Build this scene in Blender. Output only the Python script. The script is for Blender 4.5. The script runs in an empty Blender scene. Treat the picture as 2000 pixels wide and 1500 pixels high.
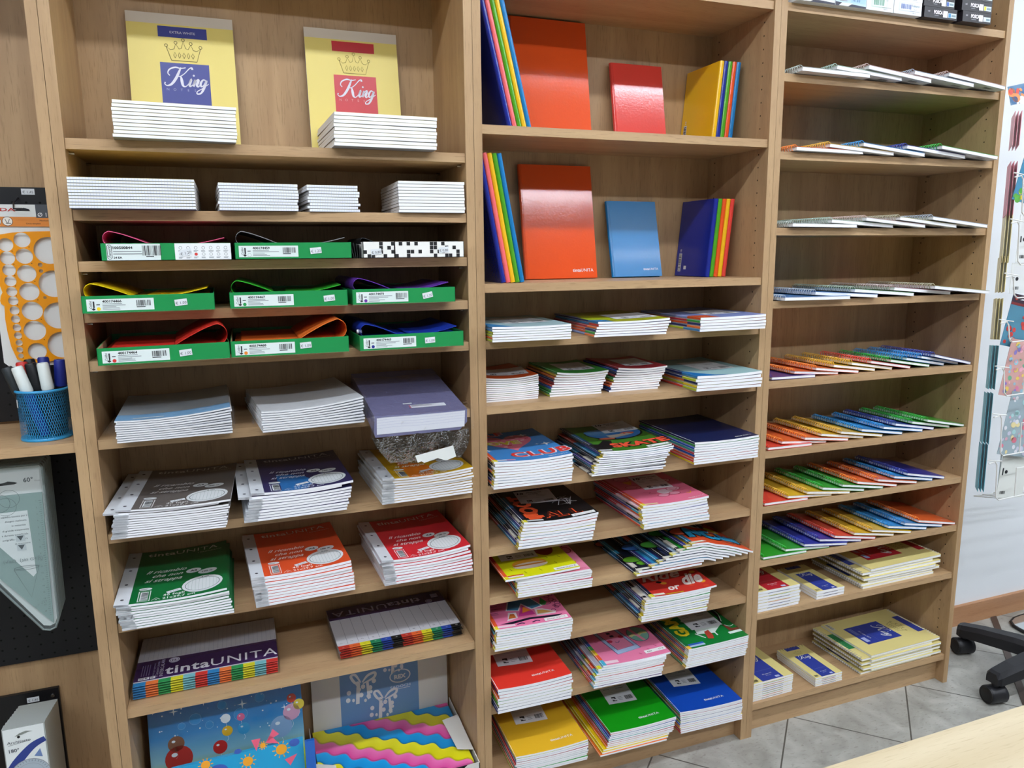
import bpy, math, random
from mathutils import Vector, Matrix
rnd = random.Random(11)
C = bpy.context.scene.collection
PI = math.pi
rad = math.radians

# ------------------------------------------------------------------ materials
def lin(h):
    h = h.lstrip('#')
    out = []
    for i in (0, 2, 4):
        c = int(h[i:i+2], 16) / 255
        out.append(c / 12.92 if c <= .04045 else ((c + .055) / 1.055) ** 2.4)
    return (*out, 1)
_mats = {}
def M(hexcol, rough=.5, metal=0, coat=0, spec=.4, trans=0, alpha=1, bump=0, bscale=60, emit=0, name=None):
    key = (hexcol, rough, metal, coat, spec, trans, alpha, bump, bscale, emit)
    if key in _mats: return _mats[key]
    m = bpy.data.materials.new(name or 'paint_' + hexcol.strip('#'))
    m.use_nodes = True
    nt = m.node_tree; b = nt.nodes['Principled BSDF']
    b.inputs['Base Color'].default_value = lin(hexcol)
    b.inputs['Roughness'].default_value = rough
    b.inputs['Metallic'].default_value = metal
    b.inputs['Coat Weight'].default_value = coat
    b.inputs['Coat Roughness'].default_value = .08
    b.inputs['Specular IOR Level'].default_value = spec
    b.inputs['Transmission Weight'].default_value = trans
    b.inputs['Alpha'].default_value = alpha
    if emit:
        b.inputs['Emission Color'].default_value = lin(hexcol)
        b.inputs['Emission Strength'].default_value = emit
    if bump:
        tc = nt.nodes.new('ShaderNodeTexCoord'); n = nt.nodes.new('ShaderNodeTexNoise'); bp = nt.nodes.new('ShaderNodeBump')
        n.inputs['Scale'].default_value = bscale; n.inputs['Detail'].default_value = 2
        bp.inputs['Strength'].default_value = bump; bp.inputs['Distance'].default_value = .001
        nt.links.new(tc.outputs['Object'], n.inputs['Vector']); nt.links.new(n.outputs['Fac'], bp.inputs['Height'])
        nt.links.new(bp.outputs['Normal'], b.inputs['Normal'])
    _mats[key] = m
    return m

def wood(name, axis, c1, c2, c3, rough=.45, tint=1.0):
    """laminate oak: long soft bands plus short dark pores, grain along one axis"""
    m = bpy.data.materials.new(name); m.use_nodes = True
    nt = m.node_tree; N = nt.nodes; L = nt.links; b = N['Principled BSDF']
    tc = N.new('ShaderNodeTexCoord')
    def mapped(s_long, s_cross):
        mp = N.new('ShaderNodeMapping'); mp.inputs['Scale'].default_value = [s_long if i == axis else s_cross for i in range(3)]
        L.new(tc.outputs['Object'], mp.inputs['Vector']); return mp
    n1 = N.new('ShaderNodeTexNoise'); n1.inputs['Scale'].default_value = 1; n1.inputs['Detail'].default_value = 5; n1.inputs['Distortion'].default_value = .6
    L.new(mapped(1.6, 22).outputs[0], n1.inputs['Vector'])
    r1 = N.new('ShaderNodeValToRGB'); r1.color_ramp.elements[0].position = .3; r1.color_ramp.elements[1].position = .7
    r1.color_ramp.elements[0].color = lin(c2); r1.color_ramp.elements[1].color = lin(c1)
    L.new(n1.outputs['Fac'], r1.inputs['Fac'])
    n2 = N.new('ShaderNodeTexNoise'); n2.inputs['Scale'].default_value = 1; n2.inputs['Detail'].default_value = 3
    L.new(mapped(28, 420).outputs[0], n2.inputs['Vector'])
    r2 = N.new('ShaderNodeValToRGB'); r2.color_ramp.elements[0].position = .30; r2.color_ramp.elements[1].position = .44
    r2.color_ramp.elements[0].color = (1, 1, 1, 1); r2.color_ramp.elements[1].color = (0, 0, 0, 1)
    L.new(n2.outputs['Fac'], r2.inputs['Fac'])
    mx = N.new('ShaderNodeMixRGB'); mx.inputs['Color2'].default_value = lin(c3)
    mul = N.new('ShaderNodeMath'); mul.operation = 'MULTIPLY'; mul.inputs[1].default_value = .38
    L.new(r2.outputs['Color'], mul.inputs[0]); L.new(mul.outputs[0], mx.inputs['Fac']); L.new(r1.outputs['Color'], mx.inputs['Color1'])
    L.new(mx.outputs['Color'], b.inputs['Base Color'])
    b.inputs['Roughness'].default_value = rough; b.inputs['Specular IOR Level'].default_value = .35
    return m
WOOD_Z = wood('oak_laminate_vertical', 2, '#bb9b73', '#a78661', '#795a3d')
WOOD_X = wood('oak_laminate_lengthwise', 0, '#bf9f77', '#ac8a65', '#7c5d40')
TABLE_WOOD = wood('pale_birch_top', 0, '#cfc0a1', '#c2b190', '#a5906c', .4)
WHITE = M('#eeeef0', .6, name='page_white'); WHITE2 = M('#e6e8ee', .6, name='page_cool_white'); CREAM = M('#efe9cf', .6)
GREY = M('#8d8d92', .6); BLACK = M('#141416', .5); INK = M('#26262a', .6); PALE = M('#d9d9dd', .6)

def film_mat(name, amount, bscale, bstr, tint='#ffffff', fres=.14):
    """thin clear plastic: mostly see-through with sharp crinkle highlights"""
    m = bpy.data.materials.new(name); m.use_nodes = True; nt = m.node_tree; N = nt.nodes; L = nt.links
    N.remove(N['Principled BSDF']); out = N['Material Output']
    tr = N.new('ShaderNodeBsdfTransparent'); tr.inputs['Color'].default_value = lin(tint)
    gl = N.new('ShaderNodeBsdfAnisotropic'); gl.inputs['Roughness'].default_value = .12
    tc = N.new('ShaderNodeTexCoord'); v = N.new('ShaderNodeTexVoronoi'); v.feature = 'DISTANCE_TO_EDGE'; v.inputs['Scale'].default_value = bscale
    n = N.new('ShaderNodeTexNoise'); n.inputs['Scale'].default_value = bscale*.8; n.inputs['Detail'].default_value = 3
    mx = N.new('ShaderNodeMixRGB'); mx.inputs['Fac'].default_value = .12; L.new(tc.outputs['Object'], mx.inputs['Color1']); L.new(n.outputs['Color'], mx.inputs['Color2']); L.new(tc.outputs['Object'], n.inputs['Vector'])
    L.new(mx.outputs['Color'], v.inputs['Vector'])
    bp = N.new('ShaderNodeBump'); bp.inputs['Strength'].default_value = bstr; bp.inputs['Distance'].default_value = .004
    L.new(v.outputs['Distance'], bp.inputs['Height']); L.new(bp.outputs['Normal'], gl.inputs['Normal'])
    lw = N.new('ShaderNodeFresnel'); lw.inputs['IOR'].default_value = 1.5; L.new(bp.outputs['Normal'], lw.inputs['Normal'])
    mu = N.new('ShaderNodeMath'); mu.operation = 'MULTIPLY_ADD'; mu.inputs[1].default_value = fres; mu.inputs[2].default_value = amount; L.new(lw.outputs[0], mu.inputs[0])
    ms = N.new('ShaderNodeMixShader'); L.new(mu.outputs[0], ms.inputs[0]); L.new(tr.outputs[0], ms.inputs[1]); L.new(gl.outputs[0], ms.inputs[2]); L.new(ms.outputs[0], out.inputs['Surface'])
    return m

# ------------------------------------------------------------------ mesh builder
class MB:
    def __init__(s): s.V = []; s.F = []; s.FM = []; s.mats = []
    def mi(s, m):
        if m not in s.mats: s.mats.append(m)
        return s.mats.index(m)
    def add(s, verts, faces, m):
        o = len(s.V); k = s.mi(m)
        s.V.extend(tuple(v) for v in verts)
        for f in faces: s.F.append([o + i for i in f]); s.FM.append(k)
    def box(s, x0, x1, y0, y1, z0, z1, m):
        v = [(x, y, z) for z in (z0, z1) for y in (y0, y1) for x in (x0, x1)]
        s.add(v, [(0,2,3,1),(4,5,7,6),(0,1,5,4),(2,6,7,3),(0,4,6,2),(1,3,7,5)], m)
    def grid(s, P, m, close_u=False):
        """P: rows of points"""
        nr = len(P); nc = len(P[0]); v = [p for r in P for p in r]; f = []
        for i in range(nr - 1):
            for j in range(nc - (0 if close_u else 1)):
                k = (j + 1) % nc
                f.append((i*nc+j, i*nc+k, (i+1)*nc+k, (i+1)*nc+j))
        s.add(v, f, m)
    def tube(s, path, r, m, n=6, closed=False, caps=True):
        path = [Vector(p) for p in path]; rings = []; k = len(path)
        up = Vector((0, 0, 1)); prev = None
        for i, p in enumerate(path):
            a = path[(i-1) % k] if (closed or i > 0) else p; b = path[(i+1) % k] if (closed or i < k-1) else p
            t = (b - a).normalized() if (b - a).length > 1e-9 else Vector((0, 0, 1))
            if prev is None:
                q = t.cross(up)
                if q.length < 1e-3: q = t.cross(Vector((1, 0, 0)))
                q.normalize()
            else:
                q = prev - t * prev.dot(t); q = q.normalized() if q.length > 1e-6 else t.orthogonal().normalized()
            prev = q; w = t.cross(q)
            rr = r[i] if isinstance(r, (list, tuple)) else r
            rings.append([p + (q * math.cos(2*PI*j/n) + w * math.sin(2*PI*j/n)) * rr for j in range(n)])
        if closed: rings.append(rings[0])
        s.grid(rings, m, True)
        if caps and not closed:
            s.add(rings[0], [tuple(range(n))], m); s.add(rings[-1], [tuple(range(n))[::-1]], m)
    def lathe(s, prof, m, n=24, c=(0, 0, 0)):
        s.grid([[(c[0]+r*math.cos(2*PI*j/n), c[1]+r*math.sin(2*PI*j/n), c[2]+z) for j in range(n)] for r, z in prof], m, True)
    def poly(s, pts, m): s.add(pts, [tuple(range(len(pts)))], m)
    def prism(s, pts, off, m):
        """pts 3D outline, extruded by vector off"""
        n = len(pts); off = Vector(off); b = [Vector(p) + off for p in pts]
        s.add(list(pts) + b, [tuple(range(n))[::-1], tuple(range(n, 2*n))] + [(i, (i+1) % n, n+(i+1) % n, n+i) for i in range(n)], m)
    def build(s, name, parent=None, smooth=False):
        me = bpy.data.meshes.new(name); me.from_pydata(s.V, [], s.F)
        for m in s.mats: me.materials.append(m)
        me.polygons.foreach_set('material_index', s.FM)
        if smooth:
            me.polygons.foreach_set('use_smooth', [True] * len(me.polygons))
            me.set_sharp_from_angle(angle=rad(40))
        me.update()
        o = bpy.data.objects.new(name, me); C.objects.link(o)
        if parent: o.parent = parent
        return o
def tag(o, label=None, cat=None, group=None, kind=None):
    if label: o['label'] = label
    if cat: o['category'] = cat
    if group: o['group'] = group
    if kind: o['kind'] = kind
    return o
def thing(name, label, cat, loc=(0, 0, 0), rot=(0, 0, 0), group=None):
    o = bpy.data.objects.new(name, None); C.objects.link(o)
    o.empty_display_size = .02
    o.location = loc; o.rotation_euler = rot
    return tag(o, label, cat, group)
def inst(mesh_obj, name, parent):
    c = mesh_obj.copy(); c.name = name; C.objects.link(c); c.parent = parent; return c

# ------------------------------------------------------------------ lettering
_glyph = {}
def glyphs(txt, bold=0, space=1.0):
    k = (txt, bold, space)
    if k in _glyph: return _glyph[k]
    cu = bpy.data.curves.new('lettering', 'FONT'); cu.body = txt; cu.size = 1; cu.offset = bold; cu.space_character = space
    cu.resolution_u = 2; cu.fill_mode = 'FRONT'
    o = bpy.data.objects.new('lettering', cu); C.objects.link(o)
    dg = bpy.context.evaluated_depsgraph_get(); me = bpy.data.meshes.new_from_object(o.evaluated_get(dg))
    v = [(p.co.x, p.co.y) for p in me.vertices]; f = [tuple(p.vertices) for p in me.polygons]
    bpy.data.objects.remove(o); bpy.data.curves.remove(cu); bpy.data.meshes.remove(me)
    x0 = min((p[0] for p in v), default=0); x1 = max((p[0] for p in v), default=1)
    _glyph[k] = ([(a - x0, b) for a, b in v], f, x1 - x0)
    return _glyph[k]
EPS = .00026
def smooth_path(pts, n=5):
    if len(pts) < 3: return pts
    out = []
    for i in range(len(pts) - 1):
        p0 = pts[max(i-1, 0)]; p1 = pts[i]; p2 = pts[i+1]; p3 = pts[min(i+2, len(pts)-1)]
        for k in range(n):
            t = k / n
            out.append(tuple(.5*((2*b) + (c-a)*t + (2*a-5*b+4*c-d)*t*t + (3*b-a-3*c+d)*t**3) for a, b, c, d in zip(p0, p1, p2, p3)))
    out.append(tuple(pts[-1]))
    return out
def clip_u(pts, c, sg):
    out = []
    for i, p in enumerate(pts):
        q = pts[(i+1) % len(pts)]; dp, dq = (p[0]-c)*sg, (q[0]-c)*sg
        if dp >= 0: out.append(p)
        if (dp > 0 > dq) or (dp < 0 < dq):
            t = dp / (dp - dq); out.append((c, p[1] + (q[1]-p[1])*t))
    return out
class Deco:
    """prints on a surface: tf(u, v, h) gives the 3D point at print coordinates (u, v) and height h over the surface"""
    def __init__(s, mb, tf): s.mb = mb; s.tf = tf
    def poly(s, pts, m, lay=1):
        a = min(p[0] for p in pts); e = max(p[0] for p in pts); n = int((e - a) / .022) + 1
        for k in range(n):
            q = pts
            if n > 1:   # cut into strips so that the print follows a bent cover
                q = clip_u(clip_u(pts, a + (e-a)*k/n, 1), a + (e-a)*(k+1)/n, -1)
            if len(q) > 2: s.mb.poly([s.tf(u, v, lay*EPS) for u, v in q], m)
    def rect(s, u0, v0, u1, v1, m, lay=1, n=1):
        n = max(n, int(abs(u1-u0)/.035)) or 1
        s.mb.grid([[s.tf(u0+(u1-u0)*i/n, v, lay*EPS) for i in range(n+1)] for v in (v0, v1)], m)
    def disc(s, u, v, r, m, lay=1, rv=None, n=20, rot=0):
        rv = rv or r; c, q = math.cos(rot), math.sin(rot)
        P = [(r*math.cos(2*PI*k/n), rv*math.sin(2*PI*k/n)) for k in range(n)]
        s.poly([(u + a*c - b*q, v + a*q + b*c) for a, b in P], m, lay)
    def stroke(s, pts, w, m, lay=2, closed=False, smooth=5):
        if smooth > 1: pts = smooth_path(pts + ([pts[0]] if closed else []), smooth)
        n = len(pts); L_, R_ = [], []
        for i, p in enumerate(pts):
            a = pts[max(i-1, 0)]; b = pts[min(i+1, n-1)]
            dx, dy = b[0]-a[0], b[1]-a[1]; l = math.hypot(dx, dy) or 1
            ww = (p[2] if len(p) > 2 else 1) * w / 2
            L_.append(s.tf(p[0]-dy/l*ww, p[1]+dx/l*ww, lay*EPS)); R_.append(s.tf(p[0]+dy/l*ww, p[1]-dx/l*ww, lay*EPS))
        s.mb.grid([L_, R_], m)
    def ring(s, u, v, r, w, m, lay=2, rv=None, n=24):
        rv = rv or r
        s.stroke([(u + r*math.cos(2*PI*k/n), v + rv*math.sin(2*PI*k/n)) for k in range(n+1)], w, m, lay, smooth=1)
    def text(s, t, u, v, size, m, lay=2, rot=0, align='L', shear=0, sx=1, bold=0, space=1, width=None):
        V, F, w = glyphs(t, bold, space)
        k = size * sx
        if width: k = width / w
        o = {'L': 0, 'C': -w*k/2, 'R': -w*k}[align]; c, q = math.cos(rot), math.sin(rot)
        P = []
        for a, b in V:
            x = a*k + b*size*shear + o; y = b*size
            P.append(s.tf(u + x*c - y*q, v + x*q + y*c, lay*EPS))
        s.mb.add(P, F, m)
        return w * k
    def barcode(s, u, v, w, h, m=None, lay=2, n=17):
        m = m or INK; r = random.Random(int(u*9999) + int(v*7777)); x = 0
        ws = [r.choice((1, 1, 2, 3)) for _ in range(n*2)]; tot = sum(ws)
        for i, q in enumerate(ws):
            if i % 2 == 0: s.rect(u + x/tot*w, v, u + (x+q)/tot*w, v + h, m, lay)
            x += q
    def lines(s, u, v, w, n, pitch, th, m, lay=2):
        """small print too fine to read in the place, set as grey rules"""
        r = random.Random(int(u*8888) + n)
        for i in range(n): s.rect(u, v - i*pitch, u + w*r.uniform(.6, 1), v - i*pitch + th, m, lay)
    def sub(s, u0, v0, rot=0, k=1.0, lay=0):
        c, q = math.cos(rot)*k, math.sin(rot)*k; tf = s.tf
        return Deco(s.mb, lambda u, v, h: tf(u0 + u*c - v*q, v0 + u*q + v*c, h + lay*EPS))

KING = [
 [(.345,.54,.5),(.315,.44,1.2),(.26,.27,1.5),(.18,.13,1.3),(.09,.085,.7),(.03,.12,.5),(.035,.165,.9)],
 [(.12,.33,.5),(.07,.39,.6),(.10,.48,.8),(.22,.535,.9),(.34,.515,.7),(.45,.54,.5)],
 [(.60,.50,1.3),(.585,.545,.8),(.53,.52,.6),(.44,.40,.5),(.35,.325,.5),(.29,.32,.4)],
 [(.31,.325,.5),(.365,.31,.9),(.395,.22,1.6),(.43,.11,1.3),(.49,.085,.6),(.55,.15,.4)],
 [(.55,.15,.4),(.60,.27,1.2),(.575,.14,1.4),(.60,.095,.7),(.66,.16,.4)],
 [(.65,.15,.4),(.69,.265,1.2),(.66,.10,1.4)],
 [(.665,.14,.5),(.72,.25,.6),(.765,.26,1.2),(.74,.14,1.5),(.77,.095,.7),(.81,.14,.4)],
 [(.93,.25,.8),(.87,.275,.8),(.82,.19,1.3),(.835,.11,.9),(.89,.14,.6),(.945,.26,1.1),(.90,.06,1.4),(.84,-.06,.9),(.76,-.07,.7),(.77,-.01,.5),(.87,.06,.5),(1.0,.18,.4)]]
def king(d, u, v, w, m, lay=3):
    q = d.sub(u - .02*w, v, 0, w*1.0)
    for st in KING: q.stroke([(p[0] + .16*p[1], p[1], p[2]) for p in st], .040, m, lay, smooth=5)
    q.disc(.705, .36, .024, m, lay)
def crown(d, u, v, w, m, lay=2, th=.035):
    q = d.sub(u, v, 0, w)
    pts = [(.13,0),(.0,.42),(.12,.33),(.22,.36),(.28,.52),(.37,.37),(.44,.40),(.5,.62),(.56,.40),(.63,.37),(.72,.52),(.78,.36),(.88,.33),(1.0,.42),(.87,0),(.13,0)]
    q.stroke(pts, th*.5, m, lay, smooth=1)
    for a, b in ((0,.46),(.28,.56),(.5,.66),(.72,.56),(1,.46)): q.ring(a, b, .045, th*.5, m, lay, n=10)
    for a in (.24,.37,.5,.63,.76): q.stroke([(a,.08),(a+.04,.17),(a,.26),(a-.04,.17),(a,.08)], th*.4, m, lay, smooth=1)
def tinta(d, u, v, width, m, lay=2, align='L', rot=0, size=None):
    a = glyphs('tinta', .022, 1.08)[2]; b = glyphs('UNITA', 0, 1.08)[2]; k = width / (a + b + .06); s = size or k
    if align == 'R': u -= width
    c, q = math.cos(rot), math.sin(rot)
    d.text('tinta', u, v, s, m, lay, rot=rot, bold=.022, space=1.08, width=a*k)
    d.text('UNITA', u + (a+.06)*k*c, v + (a+.06)*k*q, s, m, lay, rot=rot, space=1.08, width=b*k)
ORD = ['topmost', 'second from top', 'third from top', 'fourth from top', 'fifth from top', 'sixth from top', 'seventh from top', 'eighth from top', 'ninth from top', 'tenth from top', 'eleventh from top', 'twelfth from top', 'thirteenth from top']
def ordp(k, n):
    """k counted from the bottom, 0 the lowest"""
    i = n - 1 - k
    return 'lowest' if k == 0 else ORD[i]
# ------------------------------------------------------------------ paper goods
def bendfn(w, sag=0, rise=0):
    return lambda u: -sag * 4 * (u/w) * (1 - u/w) + rise * max(u/w, 0) ** 1.5
def bent_box(mb, u0, u1, v0, v1, z0, z1, b, m, n=8):
    us = [u0 + (u1-u0)*i/n for i in range(n+1)]
    T = [[(u, v, z1 + b(u)) for u in us] for v in (v0, v1)]; B = [[(u, v, z0 + b(u)) for u in us] for v in (v0, v1)]
    mb.grid(T, m); mb.grid(B[::-1], m); mb.grid([B[0], T[0]], m); mb.grid([T[1], B[1]], m)
    mb.grid([[B[1][0], B[0][0]], [T[1][0], T[0][0]]], m); mb.grid([[B[0][-1], B[1][-1]], [T[0][-1], T[1][-1]]], m)

def stapled(t_, w, d, t, cov, bands=None, b=None, deco=None, pages=WHITE, sheet=None):
    """soft notebook folded round its spine on the left; origin at the front-left bottom corner"""
    b = b or bendfn(w); mb = MB(); r = t / 2
    us = [w*(1 - i/8) for i in range(8)] + [.022, .012]
    prof = [(u, t) for u in us if u > r] + [(r + r*math.cos(a), r + r*math.sin(a)) for a in [PI/2 + PI*k/6 for k in range(7)]] + [(u, 0) for u in reversed(us) if u > r]
    rows = [0, d] if not bands else [0] + [x for x, _ in bands]
    for i in range(len(rows) - 1):
        v0, v1 = rows[i], rows[i+1]; bm = bands[i][1] if bands else cov
        k0 = len([u for u in us if u > r]) - 1; k1 = len(prof) - k0
        for seg, mm in ((prof[:k0+1], cov), (prof[k0:k1], bm), (prof[k1-1:], cov)):
            mb.grid([[(u, v, z + b(u)) for u, z in seg] for v in (v0, v1)], mm)
    if deco: deco(Deco(mb, lambda u, v, h: (u, v, t + b(u) + h)), w, d)
    mb.build('cover', t_, True)
    p = MB(); bent_box(p, r*.45, w - .0005, -.0004, d - .0007, .00015, t - .00015, b, pages); p.build('page_block', t_)
    if sheet:
        q = MB(); u0, v0, sw, sd, rot, fn = sheet
        c, s_ = math.cos(rot), math.sin(rot)
        tf = lambda u, v, h: (u0 + u*c - v*s_, v0 + u*s_ + v*c, t + b(min(max(u0 + u*c - v*s_, 0), w)) + .0008 + h)
        dd = Deco(q, tf); dd.rect(0, 0, sw, sd, M('#e4e4e8', .4), 0)
        fn(dd, sw, sd); q.build('price_sheet', t_)

def pad(t_, w, d, t, cov=WHITE, board=GREY, pages=WHITE, b=None, deco=None, strip=None, squared=False):
    b = b or bendfn(w)
    p = MB(); bent_box(p, 0, w, 0, d, .0006, t - .0003, b, pages)
    if squared:
        q = Deco(p, lambda u, v, h: (u, -h, v + b(u)))
        for i in range(1, int(w/.005)): q.rect(i*.005, .001, i*.005 + .0004, t - .0006, M('#b9c6dd', .7), 1)
    p.build('page_block', t_)
    k = MB(); bent_box(k, .0003, w - .0003, .0006, d, 0, .0006, b, board); k.build('backing_board', t_)
    mb = MB(); bent_box(mb, 0, w, .0002, d, t - .0004, t, b, cov)
    if deco: deco(Deco(mb, lambda u, v, h: (u, v, t + b(u) + h)), w, d)
    mb.build('cover', t_)
    if strip:
        s = MB(); bent_box(s, -.0005, strip[0], -.0004, d + .0004, .0002, t - .0002, b, strip[1], 2); s.build('binding_strip', t_)

def refill(t_, w, d, t, cov, b=None, deco=None):
    """glued refill pad with a white reinforced margin"""
    b = b or bendfn(w)
    p = MB(); bent_box(p, .0006, w - .0003, 0, d - .0005, .0002, t - .0003, b, WHITE); p.build('page_block', t_)
    s = MB(); bent_box(s, 0, .027, 0, d, .0004, t + .0001, b, M('#d9dde2', .35), 2)
    q = Deco(s, lambda u, v, h: (u, v, t + .0001 + b(u) + h))
    for v in (.024, .104, .184, .264): q.disc(.013, d*v/.297, .0034, M('#30303a', .6), 1)
    s.build('binding_strip', t_)
    mb = MB(); bent_box(mb, .027, w, .0004, d, t - .0003, t, b, cov); bent_box(mb, 0, w, .0006, d, 0, .0002, b, cov)
    if deco: deco(Deco(mb, lambda u, v, h: (u, v, t + b(u) + h)), w, d)
    mb.build('cover', t_)

def spine_book(t_, w, h, t, cov, deco=None, back_deco=None):
    """hardcover standing on its foot: spine faces -y, front board at +x; origin at the foot of the spine, left corner"""
    mb = MB(); e = .0022
    n = 6
    for (xa, xb) in ((0, e), (t - e, t)): mb.box(xa, xb, .006, w, 0, h, cov)
    for (xa, xb) in ((.0006, e), (t - e, t - .0006)): mb.box(xa, xb, .0035, .0062, 0, h, cov)      # hinge groove
    prof = [(t/2 - t/2*math.cos(PI*k/8), .0042*(1 - math.sin(PI*k/8))) for k in range(9)]
    mb.grid([[(x, y, z) for x, y in prof] for z in (0, h)], cov)
    mb.grid([[(x, y + .002, z) for x, y in prof] for z in (0, h)], cov)
    for z in (0, h): mb.grid([[(x, y, z) for x, y in prof], [(x, y + .002, z) for x, y in prof]], cov)
    if deco: deco(Deco(mb, lambda u, v, q: (t + q, u, v)), w, h)
    if back_deco: back_deco(Deco(mb, lambda u, v, q: (-q, w - u, v)), w, h)
    mb.build('cover', t_, True)
    p = MB(); p.box(e, t - e, .004, w - .003, .003, h - .003, WHITE); p.build('page_block', t_)

_spiral = {}
def spiral_wire(d, m, r, pitch):
    k = (round(d, 3), m.name, r)
    if k not in _spiral:
        mb = MB(); n = int((d - .016) / pitch); pts = []
        for i in range(n*10 + 1):
            a = 2*PI*i/10; pts.append((r*math.cos(a), .008 + pitch*i/10, r*math.sin(a)))
        mb.tube(pts, .00105, m, 5); _spiral[k] = mb
    return _spiral[k]
_spm = {}
def spiral_book(t_, w, d, t, cov, wire, back=None, deco=None, r=.0076, pitch=.0086, edge='left', b=None):
    """wire-bound notebook lying flat; the coil runs along the left (or right) long side"""
    b = b or bendfn(w); back = back or cov
    key = ('pg', w, d, t)
    p = MB(); bent_box(p, .002, w - .0015, .001, d - .001, .0008, t - .0008, b, WHITE, 2); o = p.build('page_block', t_)
    mb = MB(); bent_box(mb, 0, w, 0, d, t - .0007, t, b, cov, 3)
    if deco: deco(Deco(mb, lambda u, v, h: (u, v, t + b(u) + h)), w, d)
    mb.build('cover', t_)
    k = MB(); bent_box(k, 0, w, 0, d, 0, .0007, b, back, 3)
    q = Deco(k, lambda u, v, h: (u, v, -h))
    q.barcode(w*.72, .012, .028, .012)
    k.build('back_cover', t_)
    sk = (round(d, 3), wire.name, r)
    if sk not in _spm:
        _spm[sk] = spiral_wire(d, wire, r, pitch).build('spiral_wire', t_, True); s = _spm[sk]
    else: s = inst(_spm[sk], 'spiral_wire', t_)
    s.location = (.0015 if edge == 'left' else w - .0015, 0, t/2 + .0026)
    return t_

def stack(n, pos, yaw, w, d, h, make, name, cat, item, where, group, lean=(0, 0), jit=(.0015, .002, .5), sag=0, rise=0, tops=None):
    """n items from pos (front-left bottom corner) up; make(root, k, w, d, t, bend) builds item k counted from the bottom"""
    t = h / n; r = random.Random(int(abs(pos[0])*9973) + n); out = []
    d = min(d, .2525 - pos[1] - max(lean[1], 0) - jit[1]*.35 - w*math.sin(rad(max(yaw + jit[2], 0))))   # clear of the back board
    tight = any(0 <= pos[0] - q < .008 for q in (0, .8025, 1.605))
    for k in range(n):
        f = k / max(n-1, 1)
        dx = lean[0]*f + r.uniform(-1, 1)*jit[0]; dy = lean[1]*f + r.uniform(-1, 1)*jit[1]*.35; dyaw = r.uniform(-1, 1)*jit[2]
        if k == 0: dx = dy = dyaw = 0
        if tight: dx = abs(dx); dyaw = -abs(dyaw)*.5
        lab = item(k) if callable(item) else item
        full = f'{lab}, {ordp(k, n)} in {where}'
        o = thing(name, full, cat, (pos[0]+dx, pos[1]+dy, pos[2] + k*t + .0003), (0, 0, rad(yaw + dyaw)), group)
        make(o, k, w, d, t - .00055 - (abs(sag) + max(-rise, 0))/max(n-1, 1), bendfn(w, sag*f, rise*f)); out.append(o)
    return out
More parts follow.
